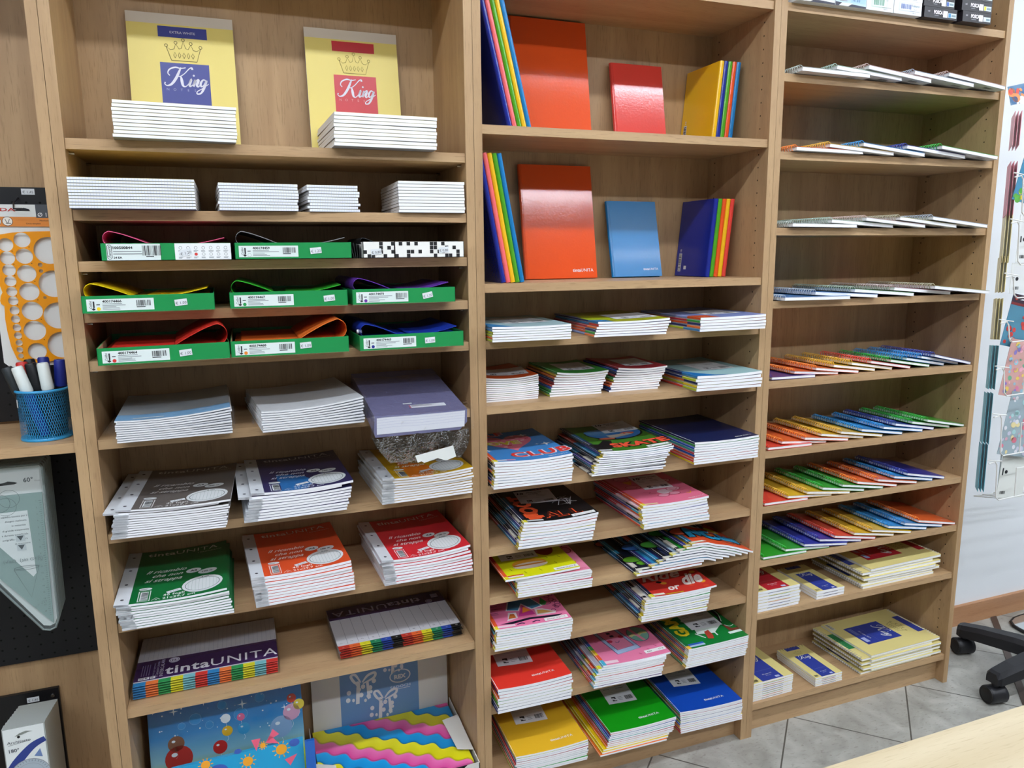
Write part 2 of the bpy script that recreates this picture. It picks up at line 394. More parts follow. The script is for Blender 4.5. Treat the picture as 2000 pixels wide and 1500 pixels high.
# ------------------------------------------------------------------ room
def tile_floor():
    m = bpy.data.materials.new('stone_floor_tiles'); m.use_nodes = True
    nt = m.node_tree; N = nt.nodes; L = nt.links; b = N['Principled BSDF']
    tc = N.new('ShaderNodeTexCoord'); sp = N.new('ShaderNodeSeparateXYZ'); L.new(tc.outputs['Object'], sp.inputs[0])
    def math_(op, a, c=None):
        n = N.new('ShaderNodeMath'); n.operation = op
        for i, x in enumerate((a, c)):
            if x is None: continue
            if isinstance(x, (int, float)): n.inputs[i].default_value = x
            else: L.new(x, n.inputs[i])
        return n.outputs[0]
    def joint(op, off):
        s = math_(op, sp.outputs['X'], sp.outputs['Y']); s = math_('DIVIDE', math_('SUBTRACT', s, off), .4755)
        f = math_('FRACT', math_('ADD', s, 50)); return math_('LESS_THAN', math_('MINIMUM', f, math_('SUBTRACT', 1, f)), .0065), math_('FLOOR', s)
    j1, c1 = joint('ADD', 1.817); j2, c2 = joint('SUBTRACT', 1.7345)
    j = math_('MAXIMUM', j1, j2)
    cmb = N.new('ShaderNodeCombineXYZ'); L.new(c1, cmb.inputs[0]); L.new(c2, cmb.inputs[1])
    wn = N.new('ShaderNodeTexWhiteNoise'); L.new(cmb.outputs[0], wn.inputs['Vector'])
    n1 = N.new('ShaderNodeTexNoise'); n1.inputs['Scale'].default_value = 9; n1.inputs['Detail'].default_value = 8; n1.inputs['Distortion'].default_value = 1.2
    L.new(tc.outputs['Object'], n1.inputs['Vector'])
    r = N.new('ShaderNodeValToRGB'); r.color_ramp.elements[0].position = .32; r.color_ramp.elements[1].position = .66
    r.color_ramp.elements[0].color = lin('#8f8d85'); r.color_ramp.elements[1].color = lin('#b1b0a8'); L.new(n1.outputs['Fac'], r.inputs['Fac'])
    n2 = N.new('ShaderNodeTexNoise'); n2.inputs['Scale'].default_value = 1; n2.inputs['Detail'].default_value = 6
    mp = N.new('ShaderNodeMapping'); mp.inputs['Scale'].default_value = (60, 150, 1); mp.inputs['Rotation'].default_value = (0, 0, rad(30))
    L.new(tc.outputs['Object'], mp.inputs['Vector']); L.new(mp.outputs[0], n2.inputs['Vector'])
    r2 = N.new('ShaderNodeValToRGB'); r2.color_ramp.elements[0].position = .30; r2.color_ramp.elements[1].position = .42
    r2.color_ramp.elements[0].color = (.5, .5, .5, 1); r2.color_ramp.elements[1].color = (0, 0, 0, 1); L.new(n2.outputs['Fac'], r2.inputs['Fac'])
    m1 = N.new('ShaderNodeMixRGB'); m1.inputs['Color2'].default_value = lin('#6f665c'); L.new(r2.outputs['Color'], m1.inputs['Fac']); L.new(r.outputs['Color'], m1.inputs['Color1'])
    hs = N.new('ShaderNodeHueSaturation'); L.new(m1.outputs['Color'], hs.inputs['Color']); L.new(math_('ADD', math_('MULTIPLY', wn.outputs['Value'], .12), .94), hs.inputs['Value'])
    m2 = N.new('ShaderNodeMixRGB'); m2.inputs['Color2'].default_value = lin('#55524c'); L.new(j, m2.inputs['Fac']); L.new(hs.outputs['Color'], m2.inputs['Color1'])
    L.new(m2.outputs['Color'], b.inputs['Base Color']); b.inputs['Roughness'].default_value = .38
    bp = N.new('ShaderNodeBump'); bp.inputs['Strength'].default_value = .25; bp.inputs['Distance'].default_value = .002
    L.new(math_('SUBTRACT', n2.outputs['Fac'], math_('MULTIPLY', j, 2)), bp.inputs['Height']); L.new(bp.outputs['Normal'], b.inputs['Normal'])
    return m
RX0, RX1, RY0, RY1, RH = -2.4, 6.2, -4.6, .270, 2.97
def slab(name, x0, x1, y0, y1, z0, z1, m):
    q = MB(); q.box(x0, x1, y0, y1, z0, z1, m); return tag(q.build(name), kind='structure')
WALLM = M('#eceff2', .85, name='wall_paint')
slab('floor', RX0, RX1, RY0, RY1, -.06, 0, tile_floor())
slab('wall_back', RX0, RX1, RY1, RY1 + .08, 0, RH, WALLM)
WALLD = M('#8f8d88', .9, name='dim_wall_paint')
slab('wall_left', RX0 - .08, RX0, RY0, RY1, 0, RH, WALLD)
slab('wall_right', RX1, RX1 + .08, RY0, RY1, 0, RH, WALLM)
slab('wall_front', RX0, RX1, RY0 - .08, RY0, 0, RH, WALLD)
slab('ceiling', RX0, RX1, RY0, RY1, RH, RH + .08, M('#eceeee', .9))
SKIRT = wood('reddish_skirting_wood', 0, '#b98a64', '#a87752', '#8a5c3c', .4)
slab('baseboard_back', 2.40, RX1, RY1 - .014, RY1, 0, .078, SKIRT)
q = MB()
for s0 in (0,):
    dx, dy = math.cos(rad(45)), math.sin(rad(45)); px, py = 2.950, .262
    a = (px, py); c = (px - dx*1.6, py - dy*1.6); nx, ny = .011*dy, -.011*dx
    q.prism([(a[0]+nx, a[1]+ny, .0), (c[0]+nx, c[1]+ny, .0), (c[0]-nx, c[1]-ny, .0), (a[0]-nx, a[1]-ny, .0)], (0, 0, .0035), M('#5d5048', .35, .5))
tag(q.build('trim_1'), kind='structure')
# ceiling lights: long fluorescent fittings in two rows along the bookcases
def light_bar(x, y, lab):
    t = thing('ceiling_light', lab, 'ceiling light', (x, y, RH), group=None)
    f = MB(); f.box(-.61, .61, -.06, .06, -.035, -.001, M('#e8e8e8', .4)); f.box(-.625, -.61, -.062, .062, -.06, -.001, M('#e8e8e8', .4)); f.box(.61, .625, -.062, .062, -.06, -.001, M('#e8e8e8', .4)); f.build('housing', t)
    d = MB(); d.box(-.605, .605, -.045, .045, -.058, -.0355, LAMP); d.build('diffuser', t)
LAMP = M('#ecf4ff', .5, emit=37.0, name='lamp_diffuser')
for x, wx in ((-1.75, 'first'), (-.40, 'second'), (.95, 'third'), (2.30, 'fourth'), (3.65, 'fifth'), (5.0, 'sixth')):  # sixth pair is an unseen addition that brightens the white wall
    for y, wy in ((-1.33, 'closer row'), (-2.90, 'further row')):
        light_bar(x, y, f'long white ceiling light, {wx} from the left wall in the {wy}')

# ------------------------------------------------------------------ bookcases
W_, T_, PITCH, DEP = .764, .0192, .8025, .262
Z = dict(B0=2.040, B1=1.623, B2=1.495, B3=1.400, B4=1.304, B5=1.210, B6=1.0545, B7=.8600, B8=.6672, B9=.4735, B10=.1015,
         C0=2.0125, C1=1.6855, C2=1.3391, C3=1.2099, C4=1.0565, C5=.8633, C6=.7050, C7=.580, C8=.4473, C9=.2854, C10=.102,
         D0=2.0141, D1=1.848, D2=1.658, D3=1.4665, D4=1.2755, D5=1.059, D6=.8635, D7=.7045, D8=.5453, D9=.386, D10=.1015,
         A0=2.040, A1=1.0535, A2=.1015)
PIN = M('#c9c9c9', .25, 1)
def bookcase(u, x0, label, pins, holes):
    t = thing('bookcase', label, 'bookcase', (0, 0, 0), group='oak bookcases')
    x1 = x0 + W_; top = 2.42
    for sx, xa, xb in ((0, x0 - T_ + .0004, x0), (1, x1, x1 + T_ - .0004)):
        q = MB(); q.box(xa, xb, 0, DEP, 0, top, WOOD_Z)
        xi, sg = (x0, 1) if sx == 0 else (x1, -1)
        if sx == 1 and holes:
            dd = Deco(q, lambda a, b_, h: (xi + sg*h, a, b_))
            for k in range(60):
                z = .18 + k*.032
                for y in (.037, .225): dd.disc(y, z, .0022, M('#3a2a18', .9), 1, n=8)
        q.build('side_panel', t)
    q = MB(); q.box(x0, x1, DEP - .006, DEP, .06, top - .02, WOOD_Z); q.build('back_panel', t)
    q = MB(); q.box(x0, x1, .002, DEP - .006, top - .02, top, WOOD_X); q.build('top_board', t)
    for k, z in Z.items():
        if k[0] != u: continue
        q = MB(); q.box(x0 + .0006, x1 - .0006, .004, DEP - .006, z - .0195, z, WOOD_X); q.build('shelf', t)
        if k in pins:
            for xs, sg in ((x0, 1), (x1, -1)):
                for y in (.037, .215):
                    p = MB(); p.tube([(xs, y, z - .0235), (xs + sg*.009, y, z - .0235)], .0028, PIN, 8); p.build('shelf_pin', t)
    q = MB(); q.box(x0, x1, .030, .046, 0, .0815, WOOD_X); q.build('plinth', t)
    return t
bookcase('A', -PITCH, 'oak bookcase with black pegboard, pen cup and set squares, beside the refill pads', (), False)
bookcase('B', 0, 'oak bookcase with green folder boxes and refill pads', ('B1', 'B3', 'B4', 'B5', 'B6'), False)
bookcase('C', PITCH, 'oak bookcase with hardcover books standing over stacked exercise books', ('C4', ), True)
bookcase('D', 2*PITCH, 'oak bookcase full of wire-bound notebooks, next to the white wall', ('D2', 'D3'), True)

# loose pins left in the side panels
# ------------------------------------------------------------------ counter in the foreground
t = thing('counter_table', 'pale birch counter top cutting across the lower corner', 'table', (1.9, -1.32, 0))
q = MB(); q.box(-1.25, 1.25, -.38, .38, .722, .75, TABLE_WOOD); q.build('tabletop', t)
for x in (-1.2, 1.2):
    for y in (-.33, .33):
        q = MB(); q.box(x - .025, x + .025, y - .025, y + .025, 0, .722, TABLE_WOOD); q.build('leg', t)
# ------------------------------------------------------------------ swivel chair base
PL = M('#1c1c20', .42, name='black_plastic'); PL2 = M('#0f0f12', .5)
hub = (2.680, -.130)
t = thing('swivel_chair', 'black five-star swivel chair base on casters by the skirting board', 'chair', (hub[0], hub[1], 0))
q = MB(); q.lathe([(.0, .135), (.036, .135), (.042, .125), (.042, .085), (.03, .078), (0, .078)], PL, 20); q.lathe([(.027, .13), (.027, .30), (.015, .30), (.015, .42)], M('#2a2a2e', .3, .6), 16); q.build('hub', t, True)
for k in range(5):
    a = rad(109 + 72*k); ca, sa = math.cos(a), math.sin(a)
    def P(r, s, z): return (r*ca - s*sa, r*sa + s*ca, z)
    q = MB(); rows = []
    for r, hw, z0, z1 in ((.02, .034, .082, .132), (.10, .032, .080, .130), (.2, .028, .073, .119), (.262, .025, .068, .108), (.274, .019, .070, .103)):
        rows.append([P(r, -hw, z0), P(r, -hw, z1 - .014), P(r, -hw*.62, z1), P(r, hw*.62, z1), P(r, hw, z1 - .014), P(r, hw, z0)])
    q.grid(rows, PL, True); q.add(rows[-1], [tuple(range(6))], PL); q.build('leg', t, False)
    cx, cy, _ = P(.256, 0, 0); wa = rad((74, 80, 120, 20, 140)[k]); cw, sw = math.cos(wa), math.sin(wa)
    def Wp(x, y, z): return (cx + x*cw - y*sw, cy + x*sw + y*cw, z)
    def Cy(q, prof, m, n=28, a0=0, a1=360):
        q.grid([[Wp(rr*math.cos(a2), s, .0285 + rr*math.sin(a2)) for a2 in [rad(a0 + (a1-a0)*j/n) for j in range(n+1)]] for s, rr in prof], m)
    q = MB(); S_ = .030
    for sg in (1, -1):
        Cy(q, [(sg*S_, 0), (sg*S_, .019), (sg*(S_-.001), .021), (sg*S_, .0225), (sg*S_, .0265), (sg*(S_-.003), .0280), (sg*.012, .0280), (sg*.012, 0)], PL2)
    q.build('wheel', t, True)
    q = MB(); Cy(q, [(-.0115, .0292), (-.0255, .0292), (-.0265, .0285)], PL, 24, 10, 215); Cy(q, [(.0265, .0285), (.0255, .0292), (.0115, .0292)], PL, 24, 10, 215); Cy(q, [(-.0115, .0292), (.0115, .0292)], PL, 24, -20, 215); Cy(q, [(-.0115, .0292), (-.0115, .012)], PL, 24, -20, 215); Cy(q, [(.0115, .0292), (.0115, .012)], PL, 24, -20, 215)
    q.tube([Wp(0, 0, .052), P(.256, 0, .080)], .0105, PL, 12)
    q.build('caster', t, True)
# ------------------------------------------------------------------ shiny foot of the card rack
# ------------------------------------------------------------------ first bookcase: pegboards, pen cup, hanging tools
PEG = M('#101013', .45, name='black_pegboard')
def pegboard(name, lab, x0, x1, z0, z1, holes=True, screw=None):
    t = thing(name, lab, 'pegboard', ((x0+x1)/2, .25, z0))
    w = (x1-x0)/2; h = z1 - z0
    q = MB(); q.box(-w, w, -.004, .005, 0, h, PEG)
    if holes:
        d = Deco(q, lambda u, v, k: (u, -.004 - k, v)); r = random.Random(3)
        for i in range(int(2*w/.025)):
            for j in range(int(h/.025)): d.disc(-w + .012 + i*.025, .012 + j*.025, .0024, M('#000000', .9), 1, n=8)
    q.build('board', t)
    if screw:
        p = MB(); p.lathe([(.0045, 0), (.004, .002), (0, .003)], PIN, 12)
        o = p.build('screw', t, True); o.location = screw; o.rotation_euler = (rad(90), 0, 0)
    return t
pegboard('pegboard', 'upper black pegboard behind the orange circle template', -.76, -.045, 1.06, 1.553)
pegboard('pegboard', 'wide black pegboard behind the hanging set squares', -.76, -.045, .500, 1.030)
pegboard('pegboard', 'small black pegboard behind the protractor packs', -.60, -.175, .105, .4245, False, (.200, -.0042, .302))
STK = M('#dfe3e6', .45)
def price(parent, tf, txt, rot=0, w=.022, h=.012, name='price_sticker'):
    q = MB(); d0 = Deco(q, tf); d = d0.sub(0, 0, rot)
    d.rect(-w/2, -h/2, w/2, h/2, STK, 2); d.text(txt, 0, -h*.3, h*.62, M('#55555c', .6), 3, align='C')
    return q.build(name, parent)
def sticker_thing(lab, loc, txt):
    o = thing('price_sticker', lab, 'sticker', loc); q = MB(); q.box(-.012, .012, -.0005, 0, -.006, .006, STK)
    d = Deco(q, lambda u, v, h: (u, -.0005 - h, v)); d.text(txt, 0, -.0035, .0075, M('#55555c', .6), 1, align='C'); q.build('paper', o)
sticker_thing('small white price sticker on the upper pegboard over the circle template', (-.1175, .2455, 1.544), '\u20ac 1,45')
sticker_thing('small white price sticker on the small pegboard over the protractors', (-.227, .2455, .406), '\u20ac 1,40')

# circle template in its hanging pack
t = thing('circle_template_pack', 'orange circle drawing template hanging in a clear pack', 'drawing template', (-.125, .20, 1.18))
ox, oz = -.125, 1.18
CARD = M('#e3e5e2', .35); ORG = M('#f09a10', .3, coat=.3)
q = MB(); x0, x1, z0, z1 = -.188, -.046, 1.183, 1.515
q.prism([(x0+.01-ox, .004, z0-oz), (x1-ox, .004, z0-oz), (x1-ox, .004, z1-oz), (x0-ox, .004, z1-oz), (x0-ox, .004, z0+.01-oz)], (0, -.0012, 0), CARD); q.build('backing_card', t)
q = MB(); dd = Deco(q, lambda u, v, h: (u - ox, .0008 - h, v - oz))
hd = M('#dfe2de', .4); dd.rect(x0, 1.471, x1, z1, hd, 1); dd.rect(x0, 1.471, x1, 1.4905, M('#e08a3a', .45), 2)
dd.text('ARDA', -.187, 1.5015, .009, M('#b8322c', .5), 3, bold=.02, width=.053); dd.rect(-.0985, 1.4885, x1, 1.5155, M('#4d5258', .5), 3); dd.text('\u00d8 1+5', -.0955, 1.491, .0115, M('#f2f2f2', .5), 4)
for cx in (-.170, -.150):
    dd.disc(cx, 1.4815, .009, M('#efe9df', .5), 3); dd.ring(cx, 1.4815, .009, .0008, INK, 4); dd.stroke([(cx-.004, 1.486), (cx, 1.478), (cx+.004, 1.486)], .001, INK, 4); dd.rect(cx-.003, 1.4768, cx+.006, 1.4782, INK, 4)
dd.text('Mascherina', -.093, 1.4818, .0042, INK, 3); dd.text('Circle template', -.118, 1.4758, .0042, INK, 3)
dd.poly([(-.137, 1.5025), (-.108, 1.5025), (-.110, 1.506), (-.119, 1.5085), (-.130, 1.506)], M('#15151a', .6), 4)
q.build('header_card', t)
cu = bpy.data.curves.new('template', 'CURVE'); cu.dimensions = '2D'; cu.fill_mode = 'BOTH'; cu.extrude = .0006
def spl(pts):
    s = cu.splines.new('POLY'); s.points.add(len(pts)-1); s.use_cyclic_u = True
    for p, (a, b_) in zip(s.points, pts): p.co = (a, b_, 0, 1)
OUT = [(-.176, 1.4515), (-.1645, 1.4551), (-.1428, 1.459), (-.1211, 1.4607), (-.05, 1.4625), (-.05, 1.199), (-.0749, 1.197), (-.1164, 1.1894), (-.1495, 1.1935), (-.1621, 1.1994), (-.17, 1.227), (-.1732, 1.2578), (-.1744, 1.2832), (-.1728, 1.311), (-.1778, 1.3149), (-.1793, 1.3212), (-.1771, 1.3312), (-.1731, 1.3386), (-.178, 1.36), (-.181, 1.41)]
spl([(a - ox, b_ - oz) for a, b_ in OUT])
HOLES = [(-.1572,1.4345,.0158),(-.1277,1.444,.0177),(-.1569,1.4079,.0158),(-.127,1.4113,.0185),(-.1568,1.3836,.0142),(-.1264,1.3761,.0205),(-.1568,1.3612,.0126),(-.1257,1.3388,.0216),(-.1567,1.3401,.0115),(-.1246,1.2992,.0228),(-.1562,1.321,.0108),(-.1243,1.2581,.0243),(-.1561,1.3013,.0105),(-.1243,1.2147,.0205),(-.1561,1.2833,.0096),(-.1556,1.2657,.009),(-.1554,1.249,.0084),(-.1551,1.2339,.0075),(-.1553,1.2195,.007),(-.1547,1.2065,.0058),(-.082,1.4225,.0255),(-.080,1.3539,.0265),(-.078,1.2877,.0265),(-.077,1.2259,.0255),(-.1007,1.3935,.005),(-.1002,1.3809,.0045),(-.099,1.3259,.0036)]
HOLES = [(a, b_, r*.84 if r < .0253 else .0275) for a, b_, r in HOLES]
for a, b_, r in HOLES: spl([(a - ox + r*math.cos(2*PI*k/28), b_ - oz + r*math.sin(2*PI*k/28)) for k in range(28)])
co = bpy.data.objects.new('template', cu); C.objects.link(co); dg = bpy.context.evaluated_depsgraph_get()
me = bpy.data.meshes.new_from_object(co.evaluated_get(dg)); bpy.data.objects.remove(co); bpy.data.curves.remove(cu)
me.materials.clear(); me.materials.append(ORG)
o = bpy.data.objects.new('circle_template', me); C.objects.link(o); o.parent = t; o.rotation_euler = (rad(90), 0, 0); o.location = (0, -.004, 0)
q = MB(); dd = Deco(q, lambda u, v, h: (u - ox, -.0047 - h, v - oz))
for a, b_, r in HOLES[:20]: dd.disc(a + r*.75, b_ - r*.95, .0012, M('#7a4a08', .6), 1, n=6)
q.build('printed_sizes', t)
q = MB(); q.tube([(-.012, .046, .352), (-.012, .006, .338), (-.007, -.020, .3255), (.008, -.024, .3255)], .0016, M('#3a3a3e', .35, .6), 8); h = thing('peg_hook', 'black wire peg hook through the circle template pack', 'hook', (-.125, .20, 1.18)); q.build('wire', h)

# set square packs
CLEAR = M('#b4c2c0', .10, alpha=.10, coat=.3, name='clear_pack'); RIM = M('#8f9c9a', .15, alpha=.55); SQ = M('#8fa8a4', .2, alpha=.8)
for k in range(6):
    y = .058 + k*.025
    lab = 'front pack of a clear sixty degree set square hanging on the pegboard' if k == 0 else f'{["", "second", "third", "fourth", "fifth", "rearmost"][k]} pack in the row of hanging clear set squares'
    t = thing('set_square_pack', lab, 'set square', (-.15 - k*.0025, y, .655 - k*.002), group='set square packs hanging in a row')
    w = .19; H = .345
    shape = [(.02, 0), (.03, .004), (.036, .02), (.0400, H), (.036, H+.006), (-.15, H+.006), (-.15, .245), (.008, .003)]
    if k == 0:
        q = MB(); q.prism([(a*.94, .006, b_*.97 + .006) for a, b_ in shape], (0, -.001, 0), M('#c9d2d0', .4)); q.build('backing_card', t)
        q = MB(); d = Deco(q, lambda u, v, h: (u, .0045 - h, v)); g = M('#d7dcda', .4)
        d.rect(-.15, .292, .0335, .338, g, 1); d.text('60\u00b0', .004, .315, .0125, M('#4a5054', .5), 2, bold=.02); d.text('32 cm', .023, .315, .004, M('#60666a', .5), 2)
        d.poly([(-.05, .3115), (-.045, .3165), (-.03, .317), (-.022, .3195), (-.01, .317), (-.006, .3145), (-.012, .3125)], BLACK, 2)
        q.build('header_card', t)
        q = MB(); d = Deco(q, lambda u, v, h: (u, .001 - h, v))
        out = [(.0265, .012), (.034, .292), (-.15, .292), (-.15, .25)]; q.prism([(a, .003, b_) for a, b_ in out], (0, -.002, 0), SQ)
        d.poly([(-.15, .256), (.0055, .258), (.0075, .125), (.0015, .118), (-.05, .19), (-.15, .30-.05)], M('#cfd7d6', .45), 1)
        txt = M('#3f474b', .6); tk = M('#4d595c', .6)
        for i, s in enumerate(('La squadra tecnica per il', 'disegno realizzata', 'in materiale', 'di grande trasparenza', 'e durezza superficiale', 'antigraffio e taratura', 'di precisione')):
            d.text(s, .004 - .002*(i % 3), .2465 - i*.0095, .0052, txt, 2, align='R')
        for i in range(54):
            zz = .275 - i*.0046
            if zz > .03: d.rect(.0315 - (.0332-.0295)*0 - (.292-zz)*.0267 - .005*(1 if i % 5 == 0 else .6), zz, .0315 - (.292-zz)*.0267, zz + .0006, tk, 2)
            if i % 3 == 0 and zz > .03: d.text(str(i//3 + 1), .0225 - (.292-zz)*.0267, zz - .001, .0042, tk, 2, align='C')
        for cx, cz in ((-.035, .288), (-.042, .272), (-.052, .28)): d.ring(cx + .012, cz - .003, .018, .0006, tk, 2)
        d.stroke([(-.03, .137), (-.006, .075), (.014, .141), (-.03, .137)], .0007, tk, 3, smooth=1); d.ring(-.008, .139, .0215, .0007, tk, 3, rv=.004)
        d.text('(\u221aac)  (sin \u03b1+\u03b2)', -.046, .153, .0105, M('#6b7a7c', .6), 3); d.text('x = \u221a2x', -.002, .05, .008, M('#6b7a7c', .6), 3, rot=.5)
        for zz in (.195, .176): d.rect(-.02, zz, -.004, zz + .014, M('#b9c3c5', .5), 3); d.poly([(-.018, zz+.012), (-.006, zz+.012), (-.012, zz+.002)], txt, 4)
        q.build('set_square', t)
    q = MB(); q.prism([(a, .0085, b_) for a, b_ in shape], (0, -.013, 0), CLEAR); q.tube([(a, -.002, b_) for a, b_ in shape], .0022, RIM, 5, True); q.build('clear_sleeve', t)
# protractor packs
for k in range(8):
    f = k/7
    lab = 'front protractor pack with blue and white card hanging on the small pegboard' if k == 0 else f'{["", "second", "third", "fourth", "fifth", "sixth", "seventh", "rearmost"][k]} clear pack in the row of hanging protractors'
    t = thing('protractor_pack', lab, 'protractor', (-.198 - .012*f, .062 + f*.150, .455 - f*.045), group='protractor packs hanging in a row')
    q = MB(); q.box(-.040, .037, -.009, .009, -.24, 0, M('#b9beb9', .25, alpha=.75)); q.build('clear_sleeve', t)
    if k == 0:
        q = MB(); q.box(-.038, .035, -.0105, -.0095, -.22, -.001, M('#e4e8e6', .4)); d = Deco(q, lambda u, v, h: (u, -.0105 - h, v))
        bl = M('#2f3f86', .45)
        d.stroke([(-.038, -.105, 1), (-.02, -.078, 1.1), (.01, -.047, .9), (.035, -.035, .7)], .016, bl, 1)
        d.text('Architetto', -.033, -.0335, .0085, M('#3a3f48', .5), 2, shear=.15, width=.042); d.stroke([(-.031, -.037), (.008, -.032)], .0006, INK, 2, smooth=1)
        d.text('180\u00b0', -.031, -.053, .011, M('#3f4550', .5), 2, bold=.01)
        d.poly([(-.018, -.0185), (-.009, -.0125), (.003, -.0095), (.015, -.0125), (.006, -.0135), (-.004, -.0165)], M('#8b9088', .5), 2); d.disc(-.011, -.0205, .0028, BLACK, 2)
        d.poly([(.012, -.07), (.024, -.055), (.027, -.075)], M('#6f86b4', .5), 2); d.disc(.002, -.11, .036, M('#aab6bf', .3), 3, n=30); d.ring(.002, -.11, .036, .0012, GREY, 4); d.ring(.002, -.11, .026, .0006, GREY, 4)
        for a in range(0, 181, 10): d.stroke([(.002 + .034*math.cos(rad(a)), -.11 + .034*math.sin(rad(a))), (.002 + .030*math.cos(rad(a)), -.11 + .030*math.sin(rad(a)))], .0006, INK, 4, smooth=1)
        q.build('printed_card', t)

# pen cup of blue wire mesh
CUPB = M('#2f93c8', .35, coat=.4, name='blue_enamel')
cx, cy, cz, cr, ch = -.0985, .080, 1.0537, .0445, .098
t = thing('pen_cup', 'blue wire mesh pen cup full of marker pens on the shelf', 'pen cup', (cx, cy, cz))
q = MB(); n = 66; rows = 15
for s in (1, -1):
    for k in range(n):
        A = []; B = []
        for i in range(rows + 1):
            a = 2*PI*(k + s*i*.5)/n; zz = .004 + (ch - .006)*i/rows; hw = .0098
            A.append((cr*math.cos(a - hw), cr*math.sin(a - hw), zz)); B.append((cr*math.cos(a + hw), cr*math.sin(a + hw), zz))
        q.grid([A, B], CUPB)
q.build('mesh_wall', t)
q = MB(); q.tube([(1.02*cr*math.cos(2*PI*k/40), 1.02*cr*math.sin(2*PI*k/40), ch) for k in range(40)], .0028, CUPB, 8, True); q.build('rim', t, True)
q = MB(); q.lathe([(0, .0005), (cr*1.02, .0005), (cr*1.03, .003), (cr, .0055), (0, .0055)], CUPB, 40); q.build('base', t, True)
q = MB(); q.grid([[((cr+.0005)*math.cos(rad(a)), (cr+.0005)*math.sin(rad(a)), z) for a in (190, 197, 204, 211)] for z in (.066, .082)], STK); q.build('price_sticker', t)
def marker(x, y, lean, az, col, body, L, lab, r=.0102):
    L += .008
    o = thing('marker_pen', lab, 'marker pen', (cx + x, cy + y, cz + .0085), (0, rad(lean), rad(az)), 'marker pens in the blue mesh cup')
    q = MB(); q.lathe([(0, 0), (r*.9, 0), (r*.95, .002), (r*.95, L - .05)], body, 14); q.build('barrel', o, True)
    q = MB(); q.lathe([(r*1.02, L - .053), (r*1.08, L - .05), (r*1.0, L - .003), (r*.85, L), (r*.55, L), (r*.5, L-.004), (0, L - .004)], col, 16); q.build('cap', o, True)
wb = M('#dfe6e2', .4); bk = M('#17181b', .4); nb = M('#1d2c86', .4); rd = M('#c8302c', .4)
marker(-.012, -.008, 17, 180, M('#2a3032', .45), bk, .135, 'dark grey capped marker leaning out at the pegboard side of the cup')
marker(.001, -.018, 14, 190, wb, nb, .135, 'white capped marker leaning beside the dark grey one in the cup')
marker(.009, -.006, 9, 195, bk, bk, .137, 'black capped marker between two white caps in the cup')
marker(.022, -.018, 5, 190, wb, bk, .136, 'white capped marker upright in the middle of the cup')
marker(.027, .004, 3, 0, nb, bk, .138, 'dark blue capped marker nearest the bookcase panel in the cup')
marker(.004, .016, 4, 100, nb, bk, .142, 'blue capped marker standing tall at the back of the cup')
marker(-.009, .017, 5, 160, bk, bk, .14, 'black capped marker at the back of the cup', )
marker(-.025, .004, 3, 150, rd, bk, .136, 'red capped marker behind the white cap in the cup')
# ------------------------------------------------------------------ second bookcase: note pads, folder boxes, refill pads
YEL = M('#e0cd70', .4, coat=.05, name='pale_yellow_card'); NAVY = M('#30388a', .32, coat=.05); CRIM = M('#c0242e', .32, coat=.05); LETTER = M('#dcdcea', .5)
def card_pad(x0, lab, col, txt):
    """note pad stood up against the back board to show its cover"""
    w, h = .211, .2965; y0, y1 = .196, .243; lean = math.asin((y1 - y0)/h)
    t = thing('display_notepad', lab, 'notepad', (x0, y0, Z['B1'] + .0022), (-lean, 0, 0))
    q = MB(); q.box(.0004, w - .0004, .0006, .0072, .001, h - .001, WHITE); q.build('page_block', t)
    q = MB(); q.box(0, w, .0072, .008, 0, h, GREY); q.build('backing_board', t)
    q = MB(); q.box(0, w, 0, .0006, 0, h - .022, YEL); d = Deco(q, lambda u, v, k: (u, -k, v))
    d.rect(.060, h - .049, .157, h - .026, col, 1); d.rect(.060, .02, .157, h - .103, col, 1)
    if txt: d.text('EXTRA WHITE', .1085, h - .0405, .0075, LETTER, 2, align='C', sx=1.05)
    crown(d, .0745, h - .098, .068, M('#8a7a34' if not txt else '#5e5428', .6), 2)
    king(d, .064, h - .160, .089, LETTER, 3)
    for i, c in enumerate('NOTES'): d.text(c, .072 + i*.0135, h - .1625, .0075, M('#9aa0cc' if txt else '#e09a9a', .5), 2, align='C')
    q.build('cover', t)
    q = MB(); q.box(-.0002, w + .0002, -.0003, .0083, h - .022, h + .0002, M('#cfc4b6', .5)); q.build('binding_strip', t)
card_pad(.0975, 'yellow note pad with crown and dark blue panel, stood against the back board', NAVY, True)
card_pad(.4605, 'yellow note pad with crown and red panel, stood against the back board', CRIM, False)

def pads(n, pos, yaw, w, d, h, item, where, group, cov, squared=False, lean=(0, 0), jit=(.0015, .001, .4), board=GREY):
    stack(n, pos, yaw, w, d, h, lambda o, k, w, d, t, b: pad(o, w, d, t, cov, board, WHITE2 if squared else WHITE, b, None, None, squared), 'notepad', 'notepad', item, where, group, lean, jit)
pads(10, (.084, -.030, Z['B1']), 4, .212, .26, .066, 'thick white note pad', 'the pile before the blue crown cover', 'note pads before the blue crown cover', YEL, lean=(.004, 0), jit=(.002, .0015, .3))
pads(9, (.480, -.032, Z['B1']), 1.5, .212, .27, .066, 'thick white note pad', 'the pile before the red crown cover', 'note pads before the red crown cover', YEL, lean=(.002, 0), jit=(.0025, .0015, .4))
pads(10, (.0030, -.034, Z['B2']), 0, .211, .29, .056, 'large squared note pad', 'the pile at the panel end', 'large squared note pads', YEL, True, board=M('#5d6a80', .6), jit=(.0005, .0008, .1))
pads(9, (.256, -.017, Z['B2']), 2.5, .149, .21, .053, 'middle sized squared pad', 'the second pile of squared pads', 'middle sized squared pads', CREAM, True, jit=(.0025, .001, .3))
